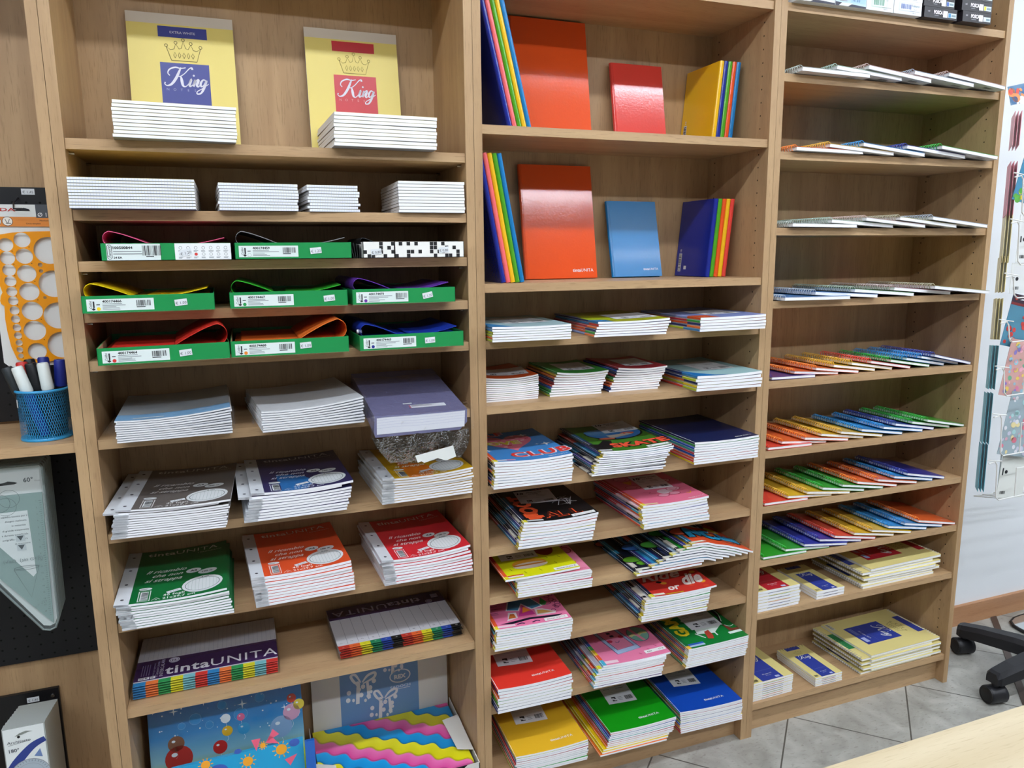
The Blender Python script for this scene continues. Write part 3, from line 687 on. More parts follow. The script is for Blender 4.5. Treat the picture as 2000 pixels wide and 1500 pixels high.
pads(9, (.428, -.002, Z['B2']), 3, .103, .148, .054, 'small squared pad', 'the narrow third pile', 'small squared pads', CREAM, True, lean=(-.004, 0), jit=(.0035, .001, .5))
pads(10, (.612, -.004, Z['B2']), -1, .145, .21, .066, 'blank white pad', 'the pile against the end panel', 'blank white pads', CREAM, False, jit=(.0012, .001, .3))

# green display boxes of folders
GREEN = M('#128a46', .4, coat=.2, name='green_card_box'); KRAFT = M('#b9a07c', .7); LBL = M('#dfe9e6', .4)
def folder_sheet(lab, box, col, x0, x1, y0, y1, z, loop=None, skew=0, lr=.012, ll=.065):
    """soft plastic folder lying in the box; loop curls one side up and over"""
    m = M(col, .35, coat=.3)
    t = thing('plastic_folder', lab, 'folder', box, group=None)
    q = MB(); th = .0012
    path = [(x1, z), ((x0+x1)/2, z)]
    if loop == 'L':
        path = [(x1, z), (x0 + ll, z)]; c = (x0 + lr, z + lr)
        path += [(c[0] + lr*math.cos(a), c[1] + lr*1.0*math.sin(a)) for a in [rad(-70 - 22*k) for k in range(10)]]
        a = path[-1]; path += [(a[0] + (x0+ll-a[0])*f, a[1] + (z + .003 - a[1])*f**1.25) for f in (.25, .5, .75, 1)]
    elif loop == 'R':
        path = [(x0, z), (x1 - ll, z)]; c = (x1 - lr, z + lr)
        path += [(c[0] + lr*math.cos(a), c[1] + lr*math.sin(a)) for a in [rad(-110 + 22*k) for k in range(10)]]
        a = path[-1]; path += [(a[0] + (x1-ll-a[0])*f, a[1] + (z + .003 - a[1])*f**1.25) for f in (.25, .5, .75, 1)]
    else: path = [(x0, z), (x0 + (x1-x0)*.5, z + .0005), (x1, z + .002*skew)]
    path = smooth_path(path, 3)
    rows = [[(a + (y - y0)*.004*skew, y, b_) for a, b_ in path] for y in (y0, (y0+y1)/2, y1)]
    q.grid(rows, m); q.grid([[(a, y, b_ + th) for a, y, b_ in r] for r in rows], m)
    for r in (rows[0], rows[-1]): q.grid([r, [(a, y, b_ + th) for a, y, b_ in r]], m)
    q.build('sheet', t, True); return t
def folder_box(name, x0, y0, yaw, w, zs, code, dot, sx, ptxt, contents, whitefront=False):
    h, d = .0325, .285
    t = thing('folder_box', name, 'display box', (x0, y0, zs + .0003), (0, 0, rad(yaw)), 'green folder display boxes')
    q = MB(); e = .0012
    q.box(0, w, 0, d, 0, e, KRAFT)
    for a in ((0, w, 0, e), (0, w, d - e, d), (0, e, 0, d), (w - e, w, 0, d)): q.box(*a, 0, h, GREEN)
    q.box(0, w, e, e*1.8, 0, h - .0005, KRAFT); q.box(e, e*1.8, e, d, 0, h - .0005, KRAFT)
    q.build('tray', t)
    L = MB(); dd = Deco(L, lambda u, v, k: (u, -k, v)); g = M('#8a8f92', .6)
    if not whitefront:
        a0, a1 = w*.035, w*.53
        dd.rect(a0, .0045, a1, h - .006, LBL, 1)
        dd.text(code, a0 + .026, h - .0125, .0062, INK, 2, bold=.03, sx=1.15)
        dd.text('Colibri', a0 + .0085, .0085, .0062, INK, 2, rot=rad(90), shear=.3, width=.0145); dd.rect(a0 + .0105, .0105, a0 + .013, .0225, INK, 2); dd.poly([(a0+.0075, .008), (a0+.011, .0105), (a0+.0145, .008), (a0+.011, .0055)], INK, 2)
        if dot: dd.disc(a0 + .0195, .0085, .0033, M(dot, .4), 2)
        else: dd.ring(a0 + .0195, .0085, .0033, .0004, GREY, 2)
        dd.lines(a0 + .026, h - .0155, .05, 2, .0028, .0011, g); dd.lines(a0 + .026, .0115, .034, 3, .0024, .001, g); dd.rect(a0 + .016, .0155, a0 + .022, .017, INK, 2)
        dd.barcode(a0 + .083, .0125, .0245, .0105); dd.lines(a0 + .083, .0098, .0245, 1, .002, .0014, INK)
    else:
        dd.rect(.010, .0012, w*.445, h - .001, LBL, 1); dd.rect(w*.555, .001, w - .001, h - .0005, M('#eceeee', .4), 1)
        dd.text('100500844', .021, h - .0105, .0066, INK, 2, bold=.03, sx=1.15); dd.text('24 EA', .021, .0045, .0048, INK, 2, bold=.03, sx=1.2)
        dd.lines(.021, .0165, .052, 2, .0045, .0016, g)
        for a in (((.011, .003), (.0185, .003)),): dd.stroke([(.0112, .006), (.0112, .027), (.0135, .0295), (.0165, .0295), (.0188, .027), (.0188, .006), (.0165, .0035), (.0135, .0035), (.0112, .006)], .0009, INK, 2, smooth=1)
        dd.text('Favorit', .0172, .0065, .0068, INK, 2, rot=rad(90), shear=.2, width=.0205, bold=.01)
        dd.barcode(.070, .0095, .033, .0185, n=20); dd.lines(.076, .0072, .022, 1, .002, .0014, INK)
        for i in range(7):
            for j in range(2):
                u, v = w*.60 + i*w*.059, h - .009 - j*.0122; dd.ring(u, v, .0027, .0005, M('#55595c', .6) , 2, n=12); dd.lines(u - .004, v - .0058, .009, 2, .0018, .0009, g)
        dd.disc(w*.60 + 2*w*.059, h - .0212, .0028, M('#cf3a34', .5), 3)
    L.build('printed_label', t)
    for pi, (u, v, tx, rr) in enumerate(ptxt): price(t, lambda a, b_, k, u=u, v=v: (u + a, -.0006 - k, v + b_), tx, rr)
    if contents:
        cn, col, side, big = contents; bx = t.location
        bl = (x0, y0, zs + .0003)
        lr, ll = (.0135, .08) if side == 'L' else (.020, .095)
        for k in range(3):
            o = folder_sheet(f'{cn} folder, {["lowest", "middle", "upper"][k]} flat one in its green box', bl, col, .006, w - .010, .006 + .004*k, d - .01, .006 + k*.0072, None, 1 + k*1.2); o.rotation_euler = (0, 0, rad(yaw))
        z0 = .0270
        if side == 'L':
            o = folder_sheet(f'{cn} folder with a lifted corner in its green box', bl, col, w*.47, w - .012, .012, d - .03, z0 + .003, None, 6); o.rotation_euler = (0, 0, rad(yaw))
        if side == 'L': o = folder_sheet(f'{cn} folder curled into a loop on top of its green box', bl, col, .004, w - .03, .010, d - .02, z0, 'L', 0, lr, ll)
        else: o = folder_sheet(f'{cn} folder curled into a loop on top of its green box', bl, col, .02, w - .002, .010, d - .02, z0, 'R', 0, lr, ll)
        o.rotation_euler = (0, 0, rad(yaw))
folder_box('green box with white colour chart front holding pink folders', .0445, -.030, 0, .2275, Z['B3'], '', None, 0, [(.128 + .017, .0145, '\u20ac 1,20', .25)], ('bright pink', '#e8608c', 'L', 0), True)
folder_box('green box of clear grey folders beside the checkered boxes', .2775, -.030, 0, .2275, Z['B3'], '400174459', None, 0, [(.155, .0165, '\u20ac 1,20', .1)], ('clear grey', '#8f8f90', 'L', 1))
folder_box('green box holding yellow folders', .0062, -.040, 1.0, .228, Z['B4'], '400174466', '#f0d020', 0, [(.168, .0165, '\u20ac 1,00', .1)], ('bright yellow', '#f0d210', 'L', 0))
folder_box('green box holding green folders', .262, -.037, -2, .228, Z['B4'], '400174467', '#1f9a4a', 0, [(.191, .0165, '\u20ac 1,00', .1)], ('leaf green', '#2fae2c', 'L', 0))
folder_box('green box holding violet folders', .500, -.042, 1, .222, Z['B4'], '400174470', '#6a2f9a', 0, [(.160, .0165, '\u20ac 1,20', .2)], ('violet', '#6a38a8', 'L', 0))
folder_box('green box holding red folders', .028, -.075, 3, .228, Z['B5'], '400174464', '#d83030', 0, [(.149, .0165, '\u20ac 1,00', .1)], ('red', '#d83428', 'R', 1))
folder_box('green box holding orange folders', .2575, -.060, -.5, .228, Z['B5'], '400174468', '#f08a30', 0, [(.142, .0185, '\u20ac 1,00', .06)], ('orange', '#ee7a30', 'R', 1))
folder_box('green box holding dark blue folders', .507, -.066, .5, .224, Z['B5'], '400174465', '#28308c', 0, [(.149, .0165, '\u20ac 1,00', .05)], ('dark blue', '#1838a8', 'L', 1))
o = thing('plastic_plug', 'tiny white plastic plug on the rim of the dark blue folder box', 'plug', (.5115, -.030, Z['B5'] + .0335)); q = MB(); q.tube([(-.004, 0, .0045), (.006, 0, .0055)], .0045, WHITE, 12); q.build('plug', o, True)

# black and white checkered boxes
CHK = M('#ecebe6', .45); CB = M('#1d1d1f', .45)
def checker_box(lab, x0, w, mask, pr, seed):
    h, d = .0335, .24
    t = thing('checkered_box', lab, 'display box', (x0, -.030, Z['B3'] + .0003), group='checkered display boxes')
    q = MB(); e = .0012; q.box(0, w, 0, d, 0, e, CHK)
    for a in ((0, w, 0, e), (0, w, d - e, d), (0, e, 0, d), (w - e, w, 0, d)): q.box(*a, 0, h, CHK)
    q.build('tray', t)
    q = MB(); dd = Deco(q, lambda u, v, k: (u, -k, v)); s = h/4
    for r, row in enumerate(mask):
        for c, ch in enumerate(row):
            if ch == 'x': dd.rect(c*s + .0004, h - (r+1)*s + .0004, min((c+1)*s - .0004, w), h - r*s - .0004, CB, 1)
    q.build('printed_squares', t); price(t, lambda a, b_, k: (pr[0] + a, -.0006 - k, pr[1] + b_), pr[2], .1)
checker_box('black and white checkered box with the empty upper corner, beside green box', .528, .066, ('....x..x', '....x.x.', 'x..xx..x', '.xx..x..'), (.027, .013, '\u20ac 0,80'), 1)
checker_box('longer black and white checkered box against the end panel', .5945, .152, ('.x.x.x...xx.x....', '.........xx..x.x..', '...xx.x..x.xx...x.', 'x..x......x..xx.x.'), (.106, .016, '\u20ac 0,80'), 2)
for k in range(4):
    o = thing('black_folder', f'thin black folder edge beside the checkered boxes, {["first", "second", "third", "fourth"][k]} from the green box', 'folder', (.510 + k*.0042, -.022 + k*.003, Z['B3'] + .0003), (0, rad(-12 + k*4), 0), 'black folders beside the checkered boxes')
    q = MB(); q.box(0, .0012, 0, .22, 0, .034 - k*.002, M('#2a2e2c', .3)); q.build('sheet', o)
o = folder_sheet('black plastic folder curled over the checkered box', (.52, -.03, Z['B3']), '#2b2b2d', .006, .10, .02, .2, .0275, 'L', 0, .007, .035)
o = folder_sheet('thin dark folder lying in the longer checkered box', (.5945, -.03, Z['B3']), '#2b2b2d', .03, .145, .02, .2, .0325, None, 1)

# polythene wrapped pads
def wrapped(n, pos, yaw, h, item, where, group, top, col, rise, film):
    return stack(n, pos, yaw, .208, .292, h, lambda o, k, w, d, t, b: pad(o, w, d, t, top if k == n-1 else WHITE, M('#a9b4c8', .6), WHITE, b, film if k == n-1 else None), 'notepad', 'notepad', item, where, group, (0, 0), (.0015, .002, .5), .004, rise)
def film_top(d, w, dd):
    d.rect(0, 0, w, .055, M('#7fb0d8', .3), 1); d.text('Album  Fogli  protocollo', .02, .012, .007, LETTER, 2); d.rect(.03, .010, .085, .018, M('#d4dde4', .4), 3); d.text('bianchi', .15, .036, .008, LETTER, 2, bold=.02)
wrapped(10, (.041, -.042, Z['B6']), 1.7, .045, 'white paper pack', 'the pile under the pale blue cover', 'paper packs under the pale blue cover', M('#c9d2da', .3), None, .010, film_top)
wrapped(9, (.306, -.060, Z['B6']), 5, .045, 'plain white paper pack', 'the middle pile in clear film', 'plain white paper packs', M('#dfe2e6', .25), None, .012, None)
FILM = film_mat('clear_film', .05, 38, .5)
def film_sleeve(lab, loc, yaw, w, d, h, rise):
    t = thing('clear_film_wrap', lab, 'plastic wrap', loc, (0, 0, rad(yaw))); b = bendfn(w, .004, rise); r = random.Random(int(w*1e5)); q = MB()
    us = [-.006 + (w+.014)*i/20 for i in range(21)]
    def P(u, v, z): return (u + r.uniform(-1, 1)*.0012, v, z + r.uniform(-1, 1)*.0012)
    q.grid([[P(u, -.006, .002) for u in us], [P(u, -.007, h*.5 + b(min(max(u, 0), w))*.5) for u in us], [P(u, -.004, h + .002 + b(min(max(u, 0), w))) for u in us]] + [[P(u, v, h + .0025 + b(min(max(u, 0), w))) for u in us] for v in (.04, .09, .15, .21, .27)], FILM)
    q.grid([[P(w + .004, v, z + (rise if z > h*.6 else 0)) for v in (-.006, .05, .1, .2)] for z in (.002, h*.5, h + .001)], FILM)
    for (u, z) in ((-.006, h*.75),):
        s = -1 if u < 0 else 1
        q.grid([[(u, -.006, z), (u + s*.008, -.008, z + .006), (u + s*.016, -.005, z - .002)], [(u, -.004, z - .012), (u + s*.010, -.009, z - .010), (u + s*.013, -.004, z - .014)], [(u, .03, z), (u + s*.006, .03, z), (u + s*.010, .03, z - .004)]], FILM)
    q.build('film', t, True)
film_sleeve('crinkled clear film round the paper packs with pale blue cover', (.041, -.042, Z['B6']), 1.7, .208, .292, .045, .010)
film_sleeve('crinkled clear film round the plain white paper packs', (.306, -.060, Z['B6']), 5, .208, .292, .045, .012)
# sleeves in the open bag
t = thing('clear_pocket_pack', 'thick block of clear lilac punched pockets in an open plastic bag', 'plastic pockets', (.524, -.090, Z['B6'] - .0140), (rad(10), 0, rad(1)))
LIL = M('#7a799f', .14, coat=.5, bump=.2, bscale=9); w, h = .204, .036
q = MB(); q.prism([(0, 0, .002), (.004, 0, 0), (w - .012, 0, 0), (w, 0, .006), (w - .001, 0, h), (.002, 0, h)], (0, .285, 0), LIL)
q.prism([(0, 0, .002), (.003, 0, -.011), (w - .016, 0, -.011), (w, 0, .006)], (0, .05, 0), LIL)
q.build('pocket_block', t)
q = MB(); d = Deco(q, lambda u, v, k: (u, -.0005 - k, v)); d.rect(.006, -.004, w - .006, h - .003, M('#eef0fa', .15, coat=.4), 1)
for z in (.010, .016, .022, .028, .033): d.stroke([(.006, z), (.05, z + .001), (.1, z - .0008), (w - .006, z + .0005)], .0006, M('#c9cce2', .3), 2)
q.build('pocket_edges', t)
q = MB(); d = Deco(q, lambda u, v, k: (u, v, h + .0006 + k)); d.rect(.085, .030, .165, .048, M('#dfe3ec', .4), 1); d.rect(.087, .033, .150, .0385, M('#e9e4ee', .4), 2); d.lines(.09, .043, .06, 2, .004, .0015, GREY, 3); d.rect(.0845, .030, .088, .047, M('#b05a7a', .4), 2); d.rect(.075, .056, .095, .062, STK, 1); q.build('printed_label', t)
BAG = film_mat('bag_film', .05, 30, .7, '#ffffff', .22)
q = MB(); r = random.Random(5); us = [-.008 + (w + .022)*i/18 for i in range(19)]
J = lambda p: (p[0] + r.uniform(-1, 1)*.0016, p[1] + r.uniform(-1, 1)*.0016, p[2] + r.uniform(-1, 1)*.0016)
q.grid([[J((u, .24, h + .003)) for u in us], [J((u, .14, h + .003)) for u in us], [J((u, .05, h + .003)) for u in us], [J((u, -.004, h + .002)) for u in us], [J((u, -.006, h*.5)) for u in us], [J((u, -.005, -.010)) for u in us]], BAG)
q.build('plastic_bag', t, True)
q = MB(); rows = []
for i, (zz, yy, xa, xb) in enumerate(((-.010, -.004, -.004, w + .006), (-.026, -.006, .004, w + .006), (-.042, -.004, .014, w + .004), (-.060, -.002, .026, w - .002), (-.076, .001, .036, w - .014))):
    rows.append([J((xa + (xb-xa)*k/18, yy - .004*math.sin(k*1.3 + i), zz)) for k in range(19)])
q.grid(rows, film_mat('bag_flap_film', .10, 42, 1.0, '#b4b0ac', .55)); 
q.build('bag_flap', t, True)
q = MB(); q.prism([(.092, -.0115, -.074), (.100, -.0115, -.071), (.106, -.0115, -.076), (.136, -.0115, -.068), (.155, -.0115, -.076), (.178, -.0115, -.069), (.170, -.0115, -.042), (.086, -.0115, -.057)], (0, .0006, 0), M('#f0f2ee', .5)); q.build('torn_label', t)

# refill pads
def refill_deco(accent, band=None, light='#e8e8ec'):
    LT = M(light, .45); DK = M('#2a2a2e', .5); W = M('#dfe3e4', .45)
    def f(d, w, D):
        if band: d.poly([(.06, .0006), (.115, .0006), (.135, .05), (.12, .09), (.09, .12), (.06, .13)], M(band, .4), 1)
        tinta(d, .042, D - .034, .150, LT, 2); d.text('I RINFORZATI', w - .012, D - .048, .0075, LT, 2, align='R', sx=1.1)
        for i, s in enumerate(('Il ricambio', 'che non', 'si strappa')): d.text(s, .047 + .012*(i == 1), D - .136 - i*.0235, .0225, LT, 2, shear=.4, sx=.84, bold=.014)
        d.disc(.143, D - .150, .0155, W, 2, rv=.0125, rot=.1); d.text('A4', .143, D - .155, .0115, DK, 3, align='C', bold=.03)
        d.disc(.172, D - .166, .0195, W, 2, rv=.0135, rot=.1); d.text('100 gr', .172, D - .170, .009, DK, 3, align='C', bold=.03)
        d.disc(.163, .052, .0405, W, 2, rv=.0405); d.ring(.163, .050, .034, .0012, M('#3f5a55', .5), 3, rv=.031)
        for i in range(9):
            x = -.028 + i*.007; yy = .031*math.sqrt(max(0, 1 - (x/.034)**2)); d.rect(.163 + x, .050 - yy*.96, .163 + x + .0005, .050 + yy*.96, M('#a9b9b4', .6), 3)
        d.text('R mm', .168, .083, .0062, DK, 3, align='C', bold=.03)
        d.rect(.041, .006, .064, .056, M(light, .45), 1); d.rect(.0425, .0075, .0625, .0545, M(accent, .4), 2); d.rect(.045, .010, .060, .050, W, 3)
        d.sub(.0595, .012, rad(90), 1, 1).barcode(0, 0, .036, .0125, lay=3, n=12); d.disc(.0525, .066, .0125, W, 2, rv=.0065); d.lines(.044, .0665, .017, 2, .003, .001, DK, 3)
        d.sub(.108, .038, .35).rect(-.014, -.0055, .014, .0055, STK, 3); d.sub(.108, .038, .35).text('\u20ac 1,20', 0, -.003, .0062, GREY, 4, align='C')
        d.text('40 fogli', .088, .020, .0125, LT, 2, bold=.02, space=1.1); d.text('21x29,7 cm', .088, .0055, .0125, LT, 2, bold=.02, space=1.06)
        d.stroke([(.068, .006), (.076, .016), (.084, .006)], .0012, LT, 2, smooth=1); d.text('R', .0745, .004, .008, LT, 2)
    return f
def refills(n, pos, yaw, h, color, cname, where, lean, off2, sag, rise, deco, d=.285):
    cov = M(color, .28, coat=.35)
    def make(o, k, w, dd, t, b):
        refill(o, w, dd, t, cov, b, deco if k == n - 1 else None)
    r = stack(n, pos, yaw, .2115, d, h, make, 'refill_pad', 'refill pad', f'{cname} covered refill pad', where, f'{cname} refill pads', lean, (.002, .003, .5), sag, rise)
    o = r[-2]; o.location.x += off2[0]; o.location.y += off2[1]
    return r
refills(12, (.011, -.032, Z['B7']), -2.5, .060, '#68625f', 'grey', 'the pile by the panel', (.012, 0), (-.0195, .004), .004, 0, refill_deco('#68625f', None, '#d6d4d2'))
refills(10, (.258, -.032, Z['B7']), 1.4, .064, '#33305f', 'dark blue', 'the middle pile', (.018, .0), (-.024, 0), .005, .002, refill_deco('#33305f', '#2a6aa8', '#cfd2de'))
refills(10, (.5465, -.026, Z['B7']), 2, .060, '#d2a414', 'yellow', 'the pile under the open bag', (.004, 0), (-.006, 0), .005, .003, refill_deco('#d2a414', '#e07a20', '#f0ead0'), .275)
refills(10, (.0135, -.033, Z['B8']), .2, .058, '#0f7038', 'green', 'the pile by the panel', (-.0095, 0), (.002, -.002), .005, .001, refill_deco('#0f7038', None, '#e6ece6'))
refills(10, (.269, -.028, Z['B8']), 3.2, .070, '#e4532a', 'orange', 'the middle pile', (-.006, 0), (.001, 0), .004, .002, refill_deco('#e4532a', None, '#f6e4dc'))
refills(9, (.545, -.024, Z['B8']), 2.2, .063, '#d62c36', 'red', 'the pile by the end panel', (-.003, 0), (-.006, .002), .006, .004, refill_deco('#d62c36', None, '#f6dfe0'), .28)

# subject dividers
TABS = ['#2f86c4', '#ee7a3c', '#2c9a54', '#e4dc30', '#7fc4cc', '#dc3a34']
PUR = M('#3b2452', .25, coat=.4)
WALLET = film_mat('wallet_film', .02, 14, .25)
def divider_pack(o, w, d, t, top, kind):
    q = MB(); q.box(.002, w - .002, .012, d, .0004, t - .0006, M('#b9b9bf', .4)); q.build('sheets', o)
    tabs = TABS*2 if kind == 'a' else ['#c8382c', '#ee6a34', '#e6dc2c', '#1f8a5c', '#2848a8', '#1a1a1c', '#c8382c', '#ee6a34', '#e6dc2c', '#1f8a5c', '#2848a8', '#1a1a1c']
    n = len(tabs); q = MB()
    for i, c in enumerate(tabs):
        a = .002 + (w-.004)*i/n; e = .002 + (w-.004)*(i+1)/n; q.box(a, e, 0, .0145, t*(.45 if kind == 'a' or top else .72), t - .0008, M(c, .3, coat=.3))
    if kind == 'b':
        dd = Deco(q, lambda u, v, k: (u, v, t - .0008 + k))
        if top:
            for i in range(12): dd.text(str(i+1), (i+.45)*(w/12) + .004, .003, .007, M('#f0f0f0' if i % 6 in (0, 3, 4, 5) else '#3a3a3a', .5), 1, rot=rad(90))
    q.build('colour_tabs', o)
    q = MB(); q.box(.001, w - .001, .0145, d, t - .0006, t, M('#cfcdd2', .35)); dd = Deco(q, lambda u, v, k: (u, v, t + k))
    if top and kind == 'a':
        dd.rect(.001, .0146, w - .001, .098, PUR, 1)
        for i in range(30): dd.rect(.012 + i*.0098, .1, .0126 + i*.0098, d - .004, M('#a8a6b4', .6), 1)
        tinta(dd, .062, .026, .236, M('#e9e6ee', .4), 2, size=.047); dd.disc(.078, .084, .0115, M('#d9d4e2', .4), 2); dd.ring(.078, .084, .0088, .001, PUR, 3); dd.text('12', .078, .080, .010, PUR, 3, align='C', bold=.03)
        dd.text('INTERCALARI', .0585, .022, .0105, M('#cfc8da', .4), 2, rot=rad(90), width=.072); dd.text('in Cartoncino Colorato', .0485, .022, .008, M('#b8b0c8', .4), 2, rot=rad(90), width=.066); dd.text('adatti ad ogni registratore', .0405, .022, .006, M('#9a92ae', .4), 2, rot=rad(90), width=.06)
        dd.rect(.010, .018, .032, .028, M('#d9d6de', .4), 2); dd.barcode(.012, .0195, .018, .007, lay=3, n=10); dd.rect(.034, .018, .044, .028, M('#d9d6de', .4), 2); dd.lines(.035, .025, .008, 3, .0025, .001, INK, 3)
        for i in range(4): dd.rect(.014 + i*.005, .034, .0155 + i*.005, .08, M('#7a6f92', .5), 2)
    if top and kind == 'b':
        dd.rect(.001, d - .062, w - .001, d, PUR, 1); tinta(dd, w*.80, d - .020, w*.76, M('#a49db2', .4), 2, rot=PI, size=.038)
        dd.disc(w*.86, d - .050, .0095, M('#a49db2', .4), 2); dd.ring(w*.86, d - .050, .0065, .0012, PUR, 3); dd.rect(w*.90, d - .035, w*.96, d - .014, M('#8f88a0', .4), 2)
        for i in range(1, 12): dd.rect(i*w/12, .015, i*w/12 + .0009, d - .062, M('#8a8a92', .6), 1)
        for i in range(12): dd.text(str(i+1), (i+.55)*w/12, .021 + .002*(i % 3), .0085, M('#5a5a60', .6), 2, rot=rad(90), shear=.2)
    q.build('cover', o)
    q = MB(); q.box(-.003, w + .003, -.003, d + .002, .0001, t + .0002, WALLET); q.build('clear_wallet', o)
stack(6, (.0068, .036, Z['B9']), 0, .300, .213, .033, lambda o, k, w, d, t, b: divider_pack(o, w, d, t, k == 5, 'a'), 'divider_pack', 'subject dividers', 'purple divider set with rainbow tabs', 'the pile by the panel', 'rainbow tab divider sets', (.002, 0), (.003, .002, .9))
stack(5, (.444, .036, Z['B9']), 1.4, .303, .205, .030, lambda o, k, w, d, t, b: divider_pack(o, w, d, t, k == 4, 'b'), 'divider_pack', 'subject dividers', 'numbered divider set with twelve tabs', 'the pile near the end panel', 'numbered divider sets', (-.002, 0), (.003, .002, .9))

# bottom shelf: picture folders and the gift paper box
def grad_mat(name, stops, axis):
    m = bpy.data.materials.new(name); m.use_nodes = True; nt = m.node_tree; b = nt.nodes['Principled BSDF']
    tc = nt.nodes.new('ShaderNodeTexCoord'); sp = nt.nodes.new('ShaderNodeSeparateXYZ'); r = nt.nodes.new('ShaderNodeValToRGB')
    nt.links.new(tc.outputs['Generated'], sp.inputs[0]); nt.links.new(sp.outputs[axis], r.inputs['Fac'])
    e = r.color_ramp.elements
    for i, (p, c) in enumerate(stops):
        el = e[i] if i < 2 else e.new(p)
        el.position = p; el.color = lin(c)
    nt.links.new(r.outputs['Color'], b.inputs['Base Color']); b.inputs['Roughness'].default_value = .2; b.inputs['Coat Weight'].default_value = .4
    return m
SKYP = grad_mat('printed_meadow_and_sky', [(0, '#5f9a28'), (.36, '#b9cc3c'), (.50, '#8fc8dc'), (.68, '#2f86c8'), (1, '#0f4a96')], 2)
w, h = .342, .300; lean = math.atan2(.055, .283)
t = thing('picture_folder', 'glossy folder printed with a meadow under a starry blue sky', 'folder', (.016, .100, Z['B10'] + .0030), (-lean, 0, 0))
q = MB(); q.box(0, w, 0, .012, 0, h, SKYP); d = Deco(q, lambda u, v, k: (u, -k, v)); r = random.Random(9)
WS = M('#e6f2fa', .4)
for i in range(46):
    u, v = r.uniform(.01, w - .01), r.uniform(.18, h - .008); d.disc(u, v, r.choice((.001, .0014, .002)), WS, 1, n=6)
for u, v, s in ((.055, .262, .010), (.205, .248, .012), (.225, .285, .009), (.27, .286, .010), (.12, .27, .008), (.30, .22, .008)): d.poly([(u, v+s), (u+s*.15, v+s*.15), (u+s, v), (u+s*.15, v-s*.15), (u, v-s), (u-s*.15, v-s*.15), (u-s, v), (u-s*.15, v+s*.15)], WS, 2)
for u, v, rr in ((.10, .235, .013), (.13, .215, .009), (.20, .225, .015), (.245, .255, .011), (.16, .255, .010), (.07, .225, .008)): d.ring(u, v, rr, .0009, M('#7fb4dc', .4), 1); d.disc(u, v, rr*.93, M('#3a8ac8', .3), 1)
# coloured balloons over the meadow
for u, v, rr, c in ((.060, .152, .030, '#c03a34'), (.056, .187, .018, '#8a5a40'), (.150, .158, .016, '#c8302c'), (.168, .192, .012, '#e8b820'), (.205, .190, .014, '#3a9ad0'), (.200, .218, .009, '#e06a98'), (.166, .222, .011, '#e6eef4'), (.290, .175, .026, '#8fb4dc'), (.316, .205, .020, '#dca8c8'), (.318, .238, .011, '#c8402c'), (.334, .220, .013, '#e6d04a')):
    d.disc(u, v, rr, M(c, .3, coat=.3), 2); d.disc(u - rr*.3, v + rr*.35, rr*.22, WS, 3, rv=rr*.16); d.stroke([(u, v - rr), (u + rr*.15, v - rr*1.5), (u - rr*.1, v - rr*1.9)], .0008, WS, 2)
q.build('cover', t)
TURQ = M('#1a9ccc', .2, coat=.5)
w2, h2 = .315, .176; lean2 = math.atan2(.035, .225)
t = thing('picture_folder', 'turquoise glossy folder with orange suns, before the starry sky folder', 'folder', (.036, .038, Z['B10'] + .0025), (-lean2, 0, 0))
q = MB(); q.prism([(0, 0, 0), (w2, 0, 0), (w2, 0, h2), (.03, 0, h2 - .004), (0, 0, h2 - .02)], (0, .011, 0), TURQ); d = Deco(q, lambda u, v, k: (u, -k, v)); OS = M('#f0a428', .3, coat=.4); CO = M('#e8607c', .3, coat=.4); BL = M('#3a5cb0', .3, coat=.4)
for u, v, rr in ((.100, 0.165, .016), (.190, 0.151, .018), (.265, 0.161, .020), (.225, 0.180, .010), (.06, 0.135, .014), (.15, 0.130, .011)):
    d.disc(u, v, rr*.62, OS, 2)
    for k in range(10): a = 2*PI*k/10; d.stroke([(u + rr*.7*math.cos(a), v + rr*.7*math.sin(a)), (u + rr*math.cos(a), v + rr*math.sin(a))], .0022, OS, 2, smooth=1)
for u, v, a in ((.235, 0.187, .4), (.26, 0.177, 2.2), (.21, 0.170, 1.2), (.30, 0.143, 3.4)): d.poly([(u, v), (u + .03*math.cos(a), v + .03*math.sin(a)), (u + .03*math.cos(a+.7), v + .03*math.sin(a+.7))], CO, 2)
for u, v, rr in ((.125, 0.143, .022), (.04, 0.155, .014), (.295, 0.170, .012), (.17, 0.179, .008)): d.disc(u, v, rr, BL, 1, rv=rr*.75)
q.build('cover', t)
w3 = .03
t = thing('picture_folder', 'narrow dark blue folder edge beside the turquoise folder', 'folder', (.3535, .02, Z['B10'] + .0017), (-.12, 0, 0))
q = MB(); q.box(0, .022, 0, .011, 0, .180, M('#2260b8', .25, coat=.4)); q.build('cover', t)

# box of wavy gift paper with printed back card
GB = M('#d9d6cf', .55, name='white_card_box'); t = thing('gift_paper_box', 'white card display box with tall printed back, full of wavy striped sheets', 'display box', (.376, -.030, Z['B10'] + .0003))
W, D, H = .384, .275, .078
q = MB(); e = .002
q.box(0, W, 0, D, 0, e, GB)
q.prism([(0, 0, 0), (0, D, 0), (0, D, H), (0, 0, H*.86)], (e, 0, 0), GB); q.prism([(W - e, 0, 0), (W - e, D, 0), (W - e, D, H), (W - e, 0, H*.86)], (e, 0, 0), GB)
q.box(0, W, 0, e, 0, H*.55, GB)
q.prism([(0, 0, 0), (.05, 0, 0), (.05, 0, H*.72), (.02, 0, H*.86), (0, 0, H*.86)], (0, e, 0), GB); q.prism([(W, 0, 0), (W - .055, 0, 0), (W - .055, 0, H*.62), (W - .03, 0, H*.86), (W, 0, H*.86)], (0, e, 0), GB)
q.build('tray', t)
q = MB(); y = D - e; BH = .262
